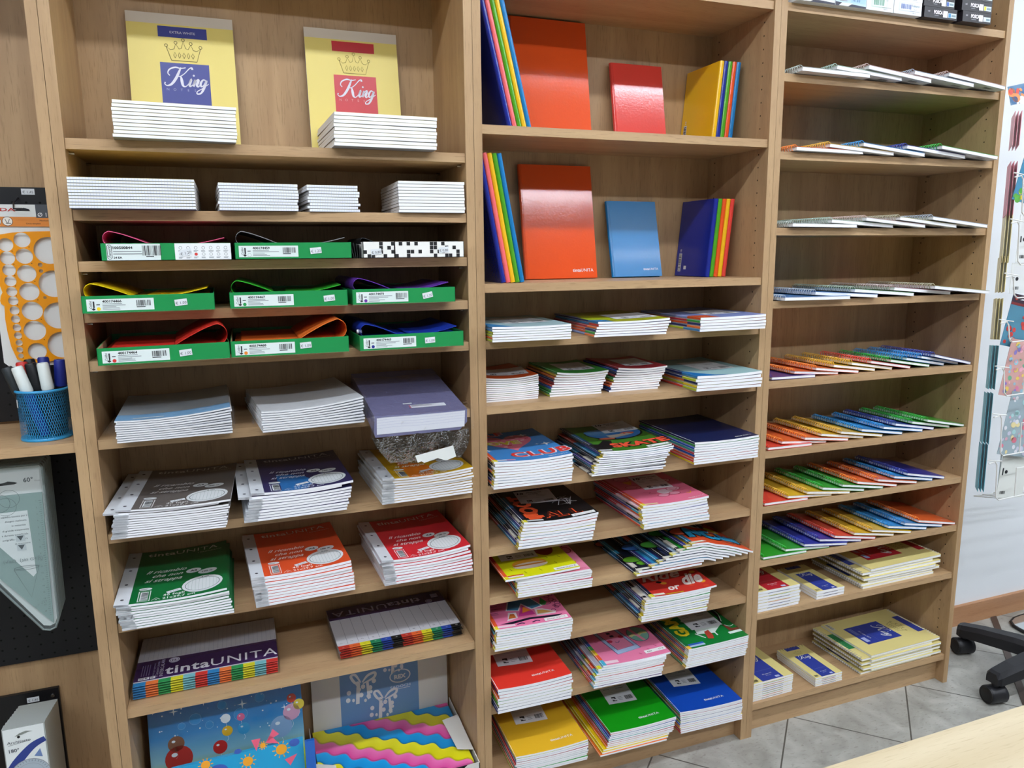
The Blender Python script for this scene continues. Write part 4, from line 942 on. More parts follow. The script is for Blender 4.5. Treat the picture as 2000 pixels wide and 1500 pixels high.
q.prism([(.012, y, 0), (W - .006, y, 0), (W - .006, y, BH), (W - .05, y, BH), (W - .055, y, BH - .012), (.06, y, BH - .012), (.055, y, BH), (.012, y, BH)], (0, -e, 0), GB)
d = Deco(q, lambda u, v, k: (u, y - e - k, v)); SB = M('#6d93bf', .5); WH = M('#dfe0e2', .5)
d.rect(.085, .02, .296, BH - .013, SB, 1)
def gift(u, v, s):
    g = d.sub(u, v, 0, s)
    for a, b_ in ((-.5, .0), (-.46, .3), (.0, .12), (.08, .45), (.35, .35), (.28, .02), (-.12, .62), (.5, .6)): g.disc(a, b_ + .12, .085, WH, 2, rv=.10, n=10)
    for a, b_ in ((-.3, -.02), (.15, -.12), (.38, .2), (-.05, .38)): g.disc(a, b_ + .1, .055, WH, 2, rv=.075, n=8)
    g.poly([(-.22, -.1), (-.08, -.1), (-.03, .72), (-.16, .72)], WH, 3); g.poly([(.24, .0), (.36, .04), (.3, .74), (.2, .7)], WH, 3)
    g.stroke([(.0, .76, .5), (-.2, 1.12, 1), (-.36, 1.08, 1), (-.22, .8, 1), (-.02, .70, .5)], .10, WH, 3); g.stroke([(.06, .76, .5), (.28, 1.0, 1), (.55, 1.06, 1), (.5, .86, 1), (.08, .70, .5)], .10, WH, 3)
gift(.140, .128, .070); gift(.198, .072, .066); gift(.235, .196, .058)
d.ring(.246, .178, .0275, .0032, WH, 3, rv=.0185); d.text('REX', .246, .1705, .0165, WH, 3, align='C', bold=.05, sx=1.05); d.text('SADOCH', .246, .1435, .0105, WH, 3, align='C', width=.055); d.rect(.219, .1395, .273, .1408, WH, 3)
q.build('back_card', t)
q = MB()
q.prism([(e, .03, H*.90), (.052, .045, H*.92), (.048, .105, H*.97), (e, .125, H*1.0)], (0, 0, .0012), GB); q.prism([(W - e, .045, H*.92), (W - .040, .06, H*.93), (W - .048, .175, H*1.04), (W - e, .185, H*1.04)], (0, 0, .0012), GB); q.build('side_flap', t)
def wave_mat():
    m = bpy.data.materials.new('wavy_striped_paper'); m.use_nodes = True; nt = m.node_tree; N = nt.nodes; L = nt.links; b = N['Principled BSDF']
    tc = N.new('ShaderNodeTexCoord'); sp = N.new('ShaderNodeSeparateXYZ'); L.new(tc.outputs['Object'], sp.inputs[0])
    def f(op, *a):
        n = N.new('ShaderNodeMath'); n.operation = op
        for i, x in enumerate(a):
            if isinstance(x, (int, float)): n.inputs[i].default_value = x
            else: L.new(x, n.inputs[i])
        return n.outputs[0]
    s = f('ADD', f('MULTIPLY', sp.outputs['X'], .52), f('MULTIPLY', sp.outputs['Y'], .86)); l = f('SUBTRACT', f('MULTIPLY', sp.outputs['X'], .86), f('MULTIPLY', sp.outputs['Y'], .52))
    s = f('ADD', s, f('ADD', f('MULTIPLY', f('SINE', f('MULTIPLY', l, 2*PI/.052)), .0062), f('MULTIPLY', f('SINE', f('MULTIPLY', l, 2*PI/.104)), .003)))
    fr = f('FRACT', f('ADD', f('DIVIDE', s, .118), 20.05))
    r = N.new('ShaderNodeValToRGB'); L.new(fr, r.inputs['Fac']); e_ = r.color_ramp.elements
    st = [(0, '#0f6088'), (.06, '#1590d4'), (.30, '#18a0e0'), (.335, '#b83a78'), (.38, '#e0509c'), (.63, '#f078b4'), (.665, '#b0a010'), (.71, '#dcd414'), (.985, '#ece428')]
    for i, (p, c) in enumerate(st):
        el = e_[i] if i < 2 else e_.new(p)
        el.position = p; el.color = lin(c)
    L.new(r.outputs['Color'], b.inputs['Base Color']); b.inputs['Roughness'].default_value = .3; b.inputs['Coat Weight'].default_value = .2
    return m
WAVE = wave_mat()
for k in range(9):
    top = k == 8
    o = thing('gift_paper_sheet', 'wavy pink, blue and yellow sheet on top of the gift paper box' if top else f'wavy striped gift sheet, {ordp(k, 9)} in the white card box', 'gift paper', (.376 + .008, -.030 + .006 + k*.0010, Z['B10'] + .012 + k*.0058), (rad(1.6), 0, rad(rnd.uniform(-.1, .1))), 'wavy sheets in the gift paper box')
    q = MB(); bent_box(q, 0, .366, 0, .252, 0, .0042, bendfn(.366, .002), WAVE if top else M(['#e0509c', '#1590d4', '#dcd414', '#2a2a30'][k % 4], .4)); q.build('sheet', o)
# ------------------------------------------------------------------ third bookcase: hardcover books
HB = dict(blue='#1476b4', navy='#16288c', pink='#ee6a6c', green='#4c9c1e', yellow='#eab81c', orange='#e4521c', red='#dc4238')
def hard(c, rough=.13): return M(HB[c], rough + (.12 if c == 'blue' else 0), coat=.12 if c == 'blue' else .34, bump=.16, bscale=170, name='embossed_cover_' + c)
LETT = M('#e8e8ea', .4)
def book_row(items, xb, y, z, lean, w, h, t, where, cat_lab, side, decos={}):
    """books standing with spines to the front, leaning sideways by lean degrees (negative = to the left)"""
    pitch = t / math.cos(rad(lean)) + .0003
    for i, c in enumerate(items):
        lab = f'{ {"navy": "dark blue"}.get(c, c)} hardcover book spine, {["first", "second", "third", "fourth", "fifth"][i]} from the {where}'
        o = thing('hardcover_book', lab, 'book', (xb + i*pitch, y, z + (0 if lean <= 0 else t*math.sin(rad(lean))) + .0004), (0, rad(lean), 0), cat_lab)
        spine_book(o, w, h, t, hard(c), None, decos.get(i))
        if lean < 0: o.location.z += 0
ang = -13.4
book_row(['navy', 'pink', 'green', 'yellow', 'blue'], .8790, .0415, Z['C1'], ang, .212, .305, .0112, 'panel in the large leaning row on top', 'large hardcovers leaning on the upper shelf', -1)
book_row(['navy', 'pink', 'yellow', 'green', 'blue'], .8590, .0415, Z['C2'], -10.6, .212, .296, .0112, 'panel in the large leaning row below', 'large hardcovers leaning on the lower shelf', -1)
def bar_back(d, w, h):
    d.rect(.012, .012, .026, .062, M('#d8d8dc', .5), 1); d.sub(.0245, .014, rad(90), 1, 1).barcode(0, 0, .046, .011, n=16); d.text('10', .023, .066, .010, LETT, 2, rot=rad(90)); d.rect(.040, .018, .052, .028, M('#d8d8dc', .5), 1)
book_row(['yellow', 'navy', 'green', 'orange', 'blue'], 1.4655, .100, Z['C1'], 5.6, .152, .205, .0126, 'small red book in the upper small row', 'small hardcovers on the upper shelf', 1, {0: bar_back})
book_row(['navy', 'green', 'orange', 'yellow', 'red'], 1.4625, .100, Z['C2'], 5.8, .152, .206, .0126, 'small blue book in the lower small row', 'small hardcovers on the lower shelf', 1, {0: bar_back})
def face_book(lab, x, y0, z, w, h, lean, c, word):
    """book stood up facing out, leaning back on the back board"""
    o = thing('hardcover_book', lab, 'book', (x, y0, z + .0003 + .0125*math.sin(rad(lean))), (rad(-lean), 0, 0))
    t = .0125; e = .0022; m = hard(c); q = MB()
    q.box(.0075, w, 0, e, 0, h, m); q.box(.004, .0078, .0006, e, 0, h, m); q.box(.006, w, t - e, t, 0, h, m)
    prof = [(.0045*(1 - math.sin(PI*k/8)), t/2 - t/2*math.cos(PI*k/8)) for k in range(9)]
    q.grid([[(a, b, zz) for a, b in prof] for zz in (0, h)], m); q.grid([[(a + .002, b, zz) for a, b in prof] for zz in (0, h)], m)
    for zz in (0, h): q.grid([[(a, b, zz) for a, b in prof], [(a + .002, b, zz) for a, b in prof]], m)
    if word: tinta(Deco(q, lambda u, v, k: (u, -k, v)), w - .011, .017, .060 if w > .18 else .046, LETT, 2, align='R')
    q.build('cover', o, True)
    p = MB(); p.box(.004, w - .003, e, t - e, .003, h - .003, WHITE); p.build('page_block', o)
face_book('large orange hardcover book standing face out on the upper shelf', .9535, .192, Z['C1'], .2115, .304, 9.0, 'orange', False)
face_book('small red hardcover book standing face out on the upper shelf', 1.2375, .198, Z['C1'], .1545, .214, 10.5, 'red', False)
face_book('large orange hardcover book standing face out on the lower shelf', .977, .190, Z['C2'], .206, .296, 9.5, 'orange', True)
face_book('small blue hardcover book standing face out on the lower shelf', 1.231, .192, Z['C2'], .1525, .208, 13.2, 'blue', True)

# ------------------------------------------------------------------ stapled exercise books
PC = dict(sky='#2f7fb8', lime='#b4c41e', orange='#e8742a', red='#d63a2c', navy='#1c2a66', green='#2f9a3a', teal='#1f9a98', yellow='#e8c818', blue='#1450b8', crimson='#b0283a', olive='#a8ac1c', paleblue='#a9c6cc', peri='#7f8fc8', rust='#d8531f')
def pm(c, rough=.36): return M(PC.get(c, c), rough, coat=.12)
def sheet_fn(ten=True, name='MAXI Q.'):
    def f(d, w, h):
        if ten:
            d.text('10', w*.06, h*.72, h*.20, INK, 2, bold=.035, shear=.15); d.text('MAXI QUAD.', w*.33, h*.82, h*.075, INK, 2, bold=.02, shear=.15); d.text('A4 5mm', w*.36, h*.71, h*.075, INK, 2, bold=.02, shear=.15)
        d.lines(w*.10, h*.60, w*.3, 2, h*.08, h*.018, GREY); d.lines(w*.55, h*.60, w*.3, 2, h*.08, h*.018, GREY); d.rect(w*.04, h*.40, w*.96, h*.407, GREY, 2)
        d.rect(w*.20, h*.08, w*.34, h*.24, INK, 2); d.disc(w*.24, h*.16, h*.03, M('#e4e4e8', .4), 3); d.disc(w*.30, h*.13, h*.03, M('#e4e4e8', .4), 3)
        d.lines(w*.42, h*.2, w*.18, 3, h*.05, h*.015, GREY); d.barcode(w*.66, h*.09, w*.26, h*.14)
    return f
def sheet(u, v, w, h, rot=0, ten=True): return (u, v, w, h, rot, sheet_fn(ten))
ART = {}
def books(n, pos, yaw, w, d, h, colors, label, where, group, lean=(0, 0), jit=(.002, .002, .5), sag=.002, rise=0, deco=None, sh=None, bands=None, name='exercise_book', pages=WHITE, second=None):
    """colors listed from the top down"""
    cols = [pm(colors[(n-1-k) % len(colors)]) for k in range(n)]
    def make(o, k, w, dd, t, b):
        top = k == n - 1
        bd = None
        if bands:
            bs = bands[(n-1-k) % len(bands)]; bd = [(dd*f, pm(c)) for f, c in bs]
        stapled(o, w, dd, t, cols[k], bd, b, deco if top else (second if k == n-2 else None), pages, sh if top else None)
    def lab(k):
        c = colors[(n-1-k) % len(colors)]; nm = {'paleblue': 'pale blue', 'peri': 'lilac blue', 'navy': 'dark blue'}.get(c, c)
        return (f'{nm} ' if not nm.startswith('#') else '') + label
    return stack(n, pos, yaw, w, d, h, make, name, 'exercise book', lab, where, group, lean, jit, sag, rise)
def two_tone(c1, f=.0): return None
def mini_brand(right=.012, v=.013, wid=.052, m=None, pill=False):
    def f(d, w, D):
        if pill: d.rect(w - right - wid - .006, v - .004, w - right + .005, v + .011, M('#eef0ee', .4), 2)
        tinta(d, w - right, v, wid, m or M('#eeeef0', .4), 3, align='R')
    return f
SP = lambda *cs: [((i+1)/len(cs), c) for i, c in enumerate(cs)]
# shelf C3
def c3deco(d, w, D): d.poly([(0, 0), (w*.28, 0), (w*.16, .05), (.0, .12)], pm('sky'), 1)
TWO = [[(.42, 'sky'), (1, '#8fb0b8')], [(.35, 'sky'), (1, 'navy')], [(.30, 'lime'), (1, 'navy')], [(.32, 'lime'), (1, 'green')], [(.3, 'orange'), (1, 'lime')], [(.3, 'lime'), (1, 'sky')]]
books(6, (.8065, -.033, Z['C3']), -2.5, .192, .285, .036, ['paleblue', 'sky', 'lime', 'green', 'orange', 'lime'], 'two-tone exercise book', 'the pile at the panel under hardcovers', 'two-tone books at the panel', sag=.002, deco=c3deco, sh=sheet(.055, .075, .115, .15, .05, False), bands=TWO)
def limed(d, w, D): d.rect(0, 0, w*.22, .05, pm('sky'), 1); d.rect(0, .05, w*.4, .12, pm('lime'), 1)
books(6, (1.060, -.036, Z['C3']), -3, .192, .285, .037, ['olive', 'navy', 'rust', 'orange', 'crimson', 'peri'], 'two-tone exercise book', 'the middle pile under hardcovers', 'two-tone books in the middle', (.012, 0), sag=.002, rise=.003, deco=limed, sh=sheet(.075, .055, .11, .13, -.08, False), bands=[[(.2, 'sky'), (1, 'navy')], [(.2, 'red'), (1, 'sky')], [(.2, 'orange'), (1, 'crimson')], [(.22, 'navy'), (1, 'rust')], [(.2, 'green'), (1, 'rust')], [(.2, 'orange'), (1, 'peri')]])
def peri_d(d, w, D): d.rect(0, 0, w*.3, .06, pm('rust'), 1)
books(5, (1.350, -.041, Z['C3']), 0, .200, .288, .036, ['peri', 'crimson', 'rust', 'navy', 'lime'], 'two-tone exercise book', 'the far pile under hardcovers', 'two-tone books by the far panel', (.002, 0), sag=.001, rise=.002, deco=peri_d, sh=sheet(.065, .07, .11, .12, 0, False), bands=[[(.2, 'rust'), (1, 'peri')], [(.2, 'green'), (1, 'crimson')], [(.2, 'navy'), (1, 'rust')], [(.2, 'orange'), (1, 'navy')], [(.25, 'sky'), (1, 'lime')]])
# shelf C4
books(12, (.808, .045, Z['C4']), .5, .1435, .20, .062, ['rust', 'navy', 'blue', 'lime', 'green'], 'small exercise book', 'the pile partly behind the panel', 'small books under the orange cover', (0, 0), (.0022, .001, .6), .006, 0, None, sheet(.012, .050, .12, .10, -.18, False))
books(10, (.983, .050, Z['C4']), -2, .141, .20, .062, ['green', 'yellow', 'orange', 'navy', 'crimson', 'red', 'blue', 'green', 'green', 'lime'], 'small exercise book', 'the pile under the green cover', 'small books under the green cover', (.017, 0), (.003, .001, .6), .005, -.002, None, sheet(.038, .045, .085, .12, -.05, False))
books(10, (1.147, .050, Z['C4']), -1.5, .142, .20, .063, ['crimson', 'blue', 'navy', 'crimson', 'green', 'lime', 'orange', 'rust', 'blue', 'navy'], 'small exercise book', 'the pile under the red cover', 'small books under the red cover', (.026, 0), (.003, .001, .6), .005, -.002, None, sheet(.045, .045, .08, .12, -.05, False))
def swoosh(d, w, D):
    d.poly([(0, .0), (.10, .0), (.06, .012), (.03, .05), (.0, .09)], pm('#1a78c0'), 1); d.rect(0, .15, w, D, pm('#8fb4bc'), 1)
books(5, (1.352, -.032, Z['C4']), -1.2, .198, .288, .041, ['#a3c8cc', 'navy', 'rust', 'olive', 'red'], 'two-tone exercise book', 'the pile under the pale blue cover', 'two-tone books under the pale blue cover', (0, 0), (.003, .001, .4), .002, .002, swoosh, sheet(.07, .08, .10, .14, -.03, False), [[(.25, 'sky'), (1, 'navy')], [(.22, 'lime'), (1, 'navy')], [(.22, 'navy'), (1, 'orange')], [(.22, 'yellow'), (1, 'olive')], [(.22, 'lime'), (1, 'red')]])
# shelf C5
COMIC = [[(.06, '#e8e03c'), (.09, '#18181c'), (.4, '#28304c'), (.7, '#1f6a9a'), (1, '#18181c')], [(.06, '#e0d8c8'), (.10, '#18181c'), (.3, '#d8d2c4'), (.45, '#18181c'), (.8, '#2a86a8'), (1, '#22305c')], [(.06, '#d8c020'), (.5, '#3a3a8c'), (1, '#18181c')], [(.06, '#d8c020'), (.08, '#18181c'), (.6, '#2f7fa8'), (1, '#c8402c')], [(.06, '#e8e0d0'), (.3, '#18181c'), (1, '#28282c')]]
POP = [[(.06, '#e8d828'), (.4, '#e85a30'), (1, '#c02838')], [(.06, '#e8b828'), (.5, '#e8c0c8'), (1, '#d03848')], [(.06, '#d8d8d8'), (.3, '#38383c'), (1, '#8888a8')], [(.06, '#e8d828'), (.2, '#30a8c0'), (.5, '#6050a0'), (1, '#28406c')]]
def self_love(d, w, D):
    pk = pm('#e8788c'); rd_ = M('#e03a34', .35); wo = M('#e6d8e6', .4); ye = M('#d8c02c', .35); hw = []
    for k in range(33):
        a = 2*PI*k/32; hw.append((.092 + .0053*16*math.sin(a)**3*.84, .175 + .0053*(13*math.cos(a) - 5*math.cos(2*a) - 2*math.cos(3*a) - math.cos(4*a))))
    d.poly(hw, pk, 1)
    r = random.Random(2)
    for i in range(-7, 8):
        for j in range(-7, 6):
            u, v = .092 + i*.0125 + j*.003, .175 + j*.0125
            if (i + 2*j) % 3 == 0 and abs(i*.0125) + abs(j*.0125) < .075: d.poly([(u, v), (u+.010, v), (u+.012, v+.010), (u+.002, v+.010)], M(r.choice(['#f2c8cc', '#c8344c', '#f0a8b0']), .4), 2)
    for tx, u, v, s, c in (('SELF', .006, .245, .046, rd_), ('CLUB', .060, .030, .056, rd_)):
        d.text(tx, u, v, s, wo, 3, bold=.075, space=1.14, sx=1.0); d.text(tx, u, v, s, c, 5, bold=.03, space=1.14 + .01, sx=1.0)
    d.text('LOVE', .008, .150, .044, M('#e8e0c0', .4), 4, bold=.075, space=1.12); d.text('LOVE', .008, .150, .044, ye, 5, bold=.04, space=1.12)
    for u, v, s in ((.176, .118, .015), (.018, .098, .010), (.150, .225, .015), (.03, .235, .007), (.155, .125, .006)): d.poly([(u, v+s), (u+s*.25, v+s*.25), (u+s, v), (u+s*.25, v-s*.25), (u, v-s), (u-s*.25, v-s*.25), (u-s, v), (u-s*.25, v+s*.25)], M('#eef4fa', .4), 3)
    d.rect(.012, .006, .058, .014, M('#f0e8ec', .4), 2); d.rect(.035, .006, .057, .014, M('#e890a8', .4), 3); mini_brand(.008, .008, .05, M('#f0f0f4', .4))(d, w, D)
books(10, (.8065, -.027, Z['C5']), -1.5, .2, .285, .069, ['#3f86c8', '#202028', '#c83c3c', '#e0e0e0', '#c83040', '#e8c020', '#282828'], 'patterned exercise book', 'the pile under the pink heart cover', 'books under the pink heart cover', (-.001, 0), (.004, .002, .7), .005, .001, self_love, None, [COMIC[i % 5] if i % 2 else POP[i % 4] for i in range(10)])
def skate(d, w, D):
    K = M('#141418', .4); d.rect(0, 0, .035, .07, K, 1); d.disc(.115, .165, .082, K, 1, rv=.062, rot=-.1); d.disc(.115, .166, .077, pm('#2f7fc8'), 2, rv=.056, rot=-.1)
    d.disc(.075, .185, .036, pm('#4a90c8'), 3, rv=.032)
    for i in range(6): d.stroke([(.05, .17 + i*.007), (.075, .176 + i*.006), (.10, .172 + i*.007)], .0012, M('#a8d0e8', .4), 4)
    d.disc(.075, .118, .026, K, 3, rv=.013); d.disc(.075, .119, .023, M('#e8785c', .4), 4, rv=.010); d.poly([(.09, .12), (.16, .14), (.15, .155), (.085, .15)], M('#d8cfc0', .4), 4); d.disc(.15, .152, .02, M('#e86a4c', .4), 4, rv=.012)
    d.poly([(.02, .06), (.055, .105), (.075, .095), (.05, .03), (.03, .02)], K, 3)
    d.text('SKATE', .052, .030, .052, K, 3, bold=.10, space=1.08); d.text('SKATE', .052, .030, .052, M('#f0583c', .35), 5, bold=.05, space=1.08)
    d.rect(.0, .004, .035, .013, M('#e8e8e8', .4), 4); mini_brand(.008, .008, .05, M('#3a3a3a', .4), True)(d, w, D)
books(12, (1.065, -.020, Z['C5']), -2.5, .199, .285, .061, ['#3f7a24', '#1c1c22', '#2f86a0', '#28304c', '#3a3a8c', '#e0e0dc', '#1c1c22'], 'comic printed exercise book', 'the pile under the skate cover', 'books under the skate cover', (.032, .004), (.005, .002, .8), .004, .002, skate, sheet(.095, .175, .10, .11, -.05, True), COMIC)
books(9, (1.354, -.030, Z['C5']), -.3, .201, .288, .061, ['#1a2450', 'green', 'blue', 'teal', 'crimson', 'blue', 'rust', 'red', 'yellow'], 'plain exercise book', 'the pile under the dark blue cover', 'plain books under the dark blue cover', (0, 0), (.0015, .0015, .3), .003, .001, mini_brand())
# shelf C6
def football(d, w, D):
    O = M('#e2552c', .35); K = M('#17171a', .4)
    d.text('FOOT', .062, .028, .060, O, 2, rot=rad(90), bold=.06, space=1.05)
    d.text('B', .022, .020, .062, O, 2, bold=.07)
    for i, c in enumerate('ALL'):
        d.text(c, .066 + i*.037, .020, .052, O, 2, bold=.05); d.text(c, .066 + i*.037, .020, .052, M('#3a1410', .4), 4, bold=.015)
    r = random.Random(4); pts = [(.150 + .032*math.cos(a) * r.uniform(.3, 1.2), .118 + .036*math.sin(a)*r.uniform(.3, 1.2)) for a in [r.uniform(0, 6.3) for _ in range(26)]]
    d.stroke(pts, .0016, M('#e6e6ea', .4), 3, smooth=1)
    for i in range(14):
        a = 2*PI*i/14; d.poly([(.125 + .018*math.cos(a), .215 + .018*math.sin(a)), (.125 + .03*math.cos(a+.1), .215 + .03*math.sin(a+.1)), (.125 + .018*math.cos(a+.3), .215 + .018*math.sin(a+.3))], O, 2)
    d.rect(.012, .004, .055, .013, M('#c8c8c4', .4), 3); mini_brand(.010, .0085, .05, M('#3a3a3a', .4), True)(d, w, D)
books(9, (.867, -.024, Z['C6']), -2.2, .197, .278, .067, ['#161618', '#e8a820', '#c8502c', '#dcdcdc', '#d8d030', '#2f86a8', '#c83c2c', '#1c1c22', '#22265c'], 'comic printed exercise book', 'the pile under the football cover', 'books under the football cover', (.016, .002), (.0015, .001, .3), .005, .003, football, sheet(.040, .135, .10, .10, -.10, True), COMIC)
def pinkart(d, w, D):
    R = M('#b02848', .4); I = M('#e8b0c0', .4)
    for cx, cy, s in ((.055, .145, .022), (.150, .095, .020), (.16, .165, .022), (.06, .22, .025)):
        d.disc(cx, cy, s, I if cx > .1 else pm('#e88aa4'), 1, rv=s*.75); d.ring(cx, cy, s, .0022, R, 2, rv=s*.75); d.stroke([(cx - s*.6, cy), (cx, cy - s*.5), (cx + s*.6, cy)], .0018, R, 3)
    for cx, cy in ((.098, .058), (.135, .062)): d.disc(cx, cy, .016, pm('#f0a8bc'), 2, rv=.011); d.ring(cx, cy, .016, .002, R, 3, rv=.011)
    d.disc(.118, .085, .022, M('#e8d0d8', .4), 1, rv=.018); d.stroke([(.06, .10), (.078, .092), (.07, .085), (.088, .078)], .0018, R, 2); d.stroke([(.165, .052), (.172, .044), (.180, .058)], .0032, M('#e8a428', .4), 2)
    d.poly([(.06, .165), (.08, .20), (.045, .195)], M('#e0a040', .4), 2); d.rect(.01, .004, .05, .012, M('#e8d8a8', .4), 2); mini_brand(.008, .008, .048, M('#f0e0e6', .4))(d, w, D)
books(9, (1.213, -.023, Z['C6']), -.2, .200, .275, .065, ['#e2708e', '#d8d820', '#d8c020', '#8888b4', '#e0b8c0', '#c8283c', '#d0303c', '#48a0c8', '#c8c030'], 'pop printed exercise book', 'the pile under the pink cartoon cover', 'books under the pink cartoon cover', (-.005, .002), (.004, .002, .8), .003, .002, pinkart, sheet(.075, .115, .085, .12, -.10, True), POP)
# shelf C7
def sandwich(d, w, D):
    d.disc(.150, .150, .028, M('#8a2c20', .4), 1, rv=.05); d.disc(.088, .072, .045, M('#e8a030', .4), 1, rv=.026); d.disc(.088, .060, .046, M('#e8d8c8', .4), 2, rv=.018); d.rect(.044, .060, .132, .067, M('#d88a30', .4), 3)
    for u, v in ((.03, .055), (.10, .03), (.15, .055), (.17, .085), (.14, .095), (.06, .03)): d.stroke([(u, v), (u + .003, v - .012)], .0015, M('#6a7020', .5), 2, smooth=1)
    d.rect(.012, .005, .052, .018, M('#eee0d0', .4), 2); d.rect(.012, .013, .052, .018, M('#c8402c', .4), 3); mini_brand(.006, .009, .052, M('#6a5a1c', .4), True)(d, w, D)
def pinkmark(d, w, D):
    R = M('#b02848', .4); d.stroke([(.130, .10), (.15, .09), (.145, .07), (.17, .085)], .003, R, 2); d.ring(.165, .165, .016, .003, R, 2); d.ring(.18, .13, .012, .003, R, 2, rv=.018); d.stroke([(.165, .052), (.172, .044), (.180, .058)], .0032, M('#e8a428', .4), 2); mini_brand(.008, .008, .03, M('#c8405c', .4))(d, w, D)
r_ = books(9, (.866, -.023, Z['C7']), -3, .197, .275, .053, ['#dcdc14', '#ec8aa8', '#e8e8e8', '#c8283c', '#e8d030', '#c83850', '#d8d828', '#f0d0d8', '#d8d830'], 'pop printed exercise book', 'the pile under the yellow sandwich cover', 'books under the yellow sandwich cover', (-.002, .002), (.004, .002, .8), .001, .003, sandwich, sheet(.025, .105, .10, .11, -.05, False), POP, second=pinkmark)
r_[-1].location.x -= .034; r_[-1].location.y -= .004; r_[-1].location.z += .0008; r_[-1].rotation_euler = (0, rad(-.5), rad(-1.5))
def graff(bg, c2, txt=None):
    def f(d, w, D):
        K = M('#141418', .4); r = random.Random(sum(map(ord, bg + c2)))
        for i in range(7):
            u, v = r.uniform(.02, w - .03), r.uniform(.03, D - .05); s = r.uniform(.015, .04); d.disc(u, v, s*1.12, K, 1, rv=s*.75); d.disc(u, v, s, pm(r.choice([c2, bg, '#d8d8d8', '#2a3a8c', '#c85a3c'])), 2, rv=s*.62)
        for i in range(5): u, v = r.uniform(.02, w-.05), r.uniform(.03, D-.06); d.stroke([(u, v), (u + .02, v + .03), (u + .035, v + .01)], .002, M('#d8e4ec', .4), 3)
        d.rect(.004, .004, .042, .014, M('#dcdccc', .4), 3)
        if txt:
            for pts in ([(.030, .040), (.045, .105), (.062, .060), (.078, .110)], [(.118, .095), (.095, .100), (.090, .060), (.110, .045), (.125, .062)], [(.140, .045), (.146, .100)], [(.158, .045), (.168, .085), (.180, .045), (.190, .090)]):
                d.stroke(pts, .026, K, 4); d.stroke(pts, .017, M('#2a9ac8', .35), 6)
            d.disc(.155, .135, .022, M('#dcd42c', .4), 3); d.rect(.008, .006, .05, .014, M('#e0a898', .4), 3)
    return f
FAN = [(1.196, 0, '#c8502c', '#18181c'), (1.203, 0, '#1c2030', '#5a9a28'), (1.240, .010, '#2f86b4', '#3a6ab0'), (1.264, .0165, '#232a5c', '#c84a5c'), (1.283, .0225, '#28304c', '#4a9a3a'), (1.304, .028, '#9ab0c8', '#28306c'), (1.324, .0335, '#1f8a2c', '#2a9a34'), (1.346, .039, '#c8a828', '#c03a2c'), (1.362, .0455, '#e0532c', '#e8783c')]
RIGHTS = [f[0] + .2 for f in FAN]
def fan_bend(i, x0):
    def S(q): q = min(max(q, 0), 1); return q*q*(3 - 2*q)
    return lambda u: .0072 * sum(S((RIGHTS[j] + .055 - x0 - u)/.055) for j in range(i))
for i, (x, lift, c, c2) in enumerate(FAN):
    n = len(FAN); lab = ['orange', 'black and green', 'light blue', 'dark purple', 'dark green', 'grey blue', 'bright green', 'yellow and red', 'orange graffiti'][i]
    o = thing('exercise_book', f'{lab} comic exercise book, {["lowest", "second", "third", "fourth", "fifth", "sixth", "seventh", "eighth", "topmost"][i]} of the fanned out row by the panel', 'exercise book', (x, -.022 + .0012*(i % 2), Z['C7'] + .0004), (0, 0, 0), 'fanned out comic exercise books')
    stapled(o, .2, .27, .0056, pm(c), [(d_*.27, pm(cc)) for d_, cc in COMIC[i % 5]], fan_bend(i, x), graff(c, c2, i == n-1), WHITE, sheet(.03, .15, .09, .10, -.2, False) if i == n-1 else None)
# shelf C8
def skater(d, w, D):
    K = M('#141428', .4); J = pm('#4a86a8'); W = M('#efe0e4', .4)
    d.poly([(.02, .022), (.10, .036), (.185, .026), (.17, .018), (.10, .026), (.05, .016)], K, 1)
    d.poly([(.052, .085), (.070, .135), (.135, .137), (.152, .083), (.118, .073), (.100, .108), (.085, .075)], W, 2); d.poly([(.056, .087), (.073, .132), (.132, .134), (.148, .086), (.120, .077), (.101, .113), (.083, .079)], J, 3)
    d.poly([(.045, .04), (.055, .075), (.075, .07), (.072, .042), (.04, .032)], W, 2); d.poly([(.047, .042), (.058, .066), (.068, .064), (.068, .044)], M('#d0702c', .4), 3)
    d.poly([(.122, .045), (.126, .075), (.145, .07), (.175, .045), (.17, .036), (.12, .038)], W, 2); d.poly([(.126, .046), (.130, .066), (.145, .062), (.168, .044)], M('#e0b060', .4), 3)
    d.poly([(.075, .048), (.085, .07), (.101, .10), (.118, .066), (.12, .048)], M('#c83a8c', .4), 1); d.poly([(.09, .062), (.101, .095), (.115, .07)], M('#e8882c', .4), 2)
    d.poly([(.05, .137), (.14, .137), (.145, .19), (.12, .23), (.06, .22)], M('#a02040', .4), 2); d.disc(.155, .165, .024, M('#d85a5c', .4), 1); d.disc(.165, .185, .014, M('#3a9a4c', .4), 2, rv=.026); d.poly([(.145, .09), (.16, .13), (.168, .10), (.16, .085)], M('#3a9a4c', .4), 2)
    r = random.Random(8); 
    for i in range(16): u, v = r.uniform(.165, .192), r.uniform(.05, .22); d.ring(u, v, r.uniform(.004, .009), .0016, M('#5a2050', .5), 2, n=9)
    for i in range(8): u, v = r.uniform(.005, .03), r.uniform(.06, .14); d.rect(u, v, u + .02, v + .002, M('#7a2a58', .5), 2)
    for u in (.06, .10, .14, .16): d.stroke([(u, .010), (u+.012, .014), (u+.02, .010)], .004, M('#2a1c48', .5), 2)
    d.rect(.01, .004, .055, .014, M('#f0d0dc', .4), 3); mini_brand(.012, .008, .05, M('#b87a98', .4), True)(d, w, D)
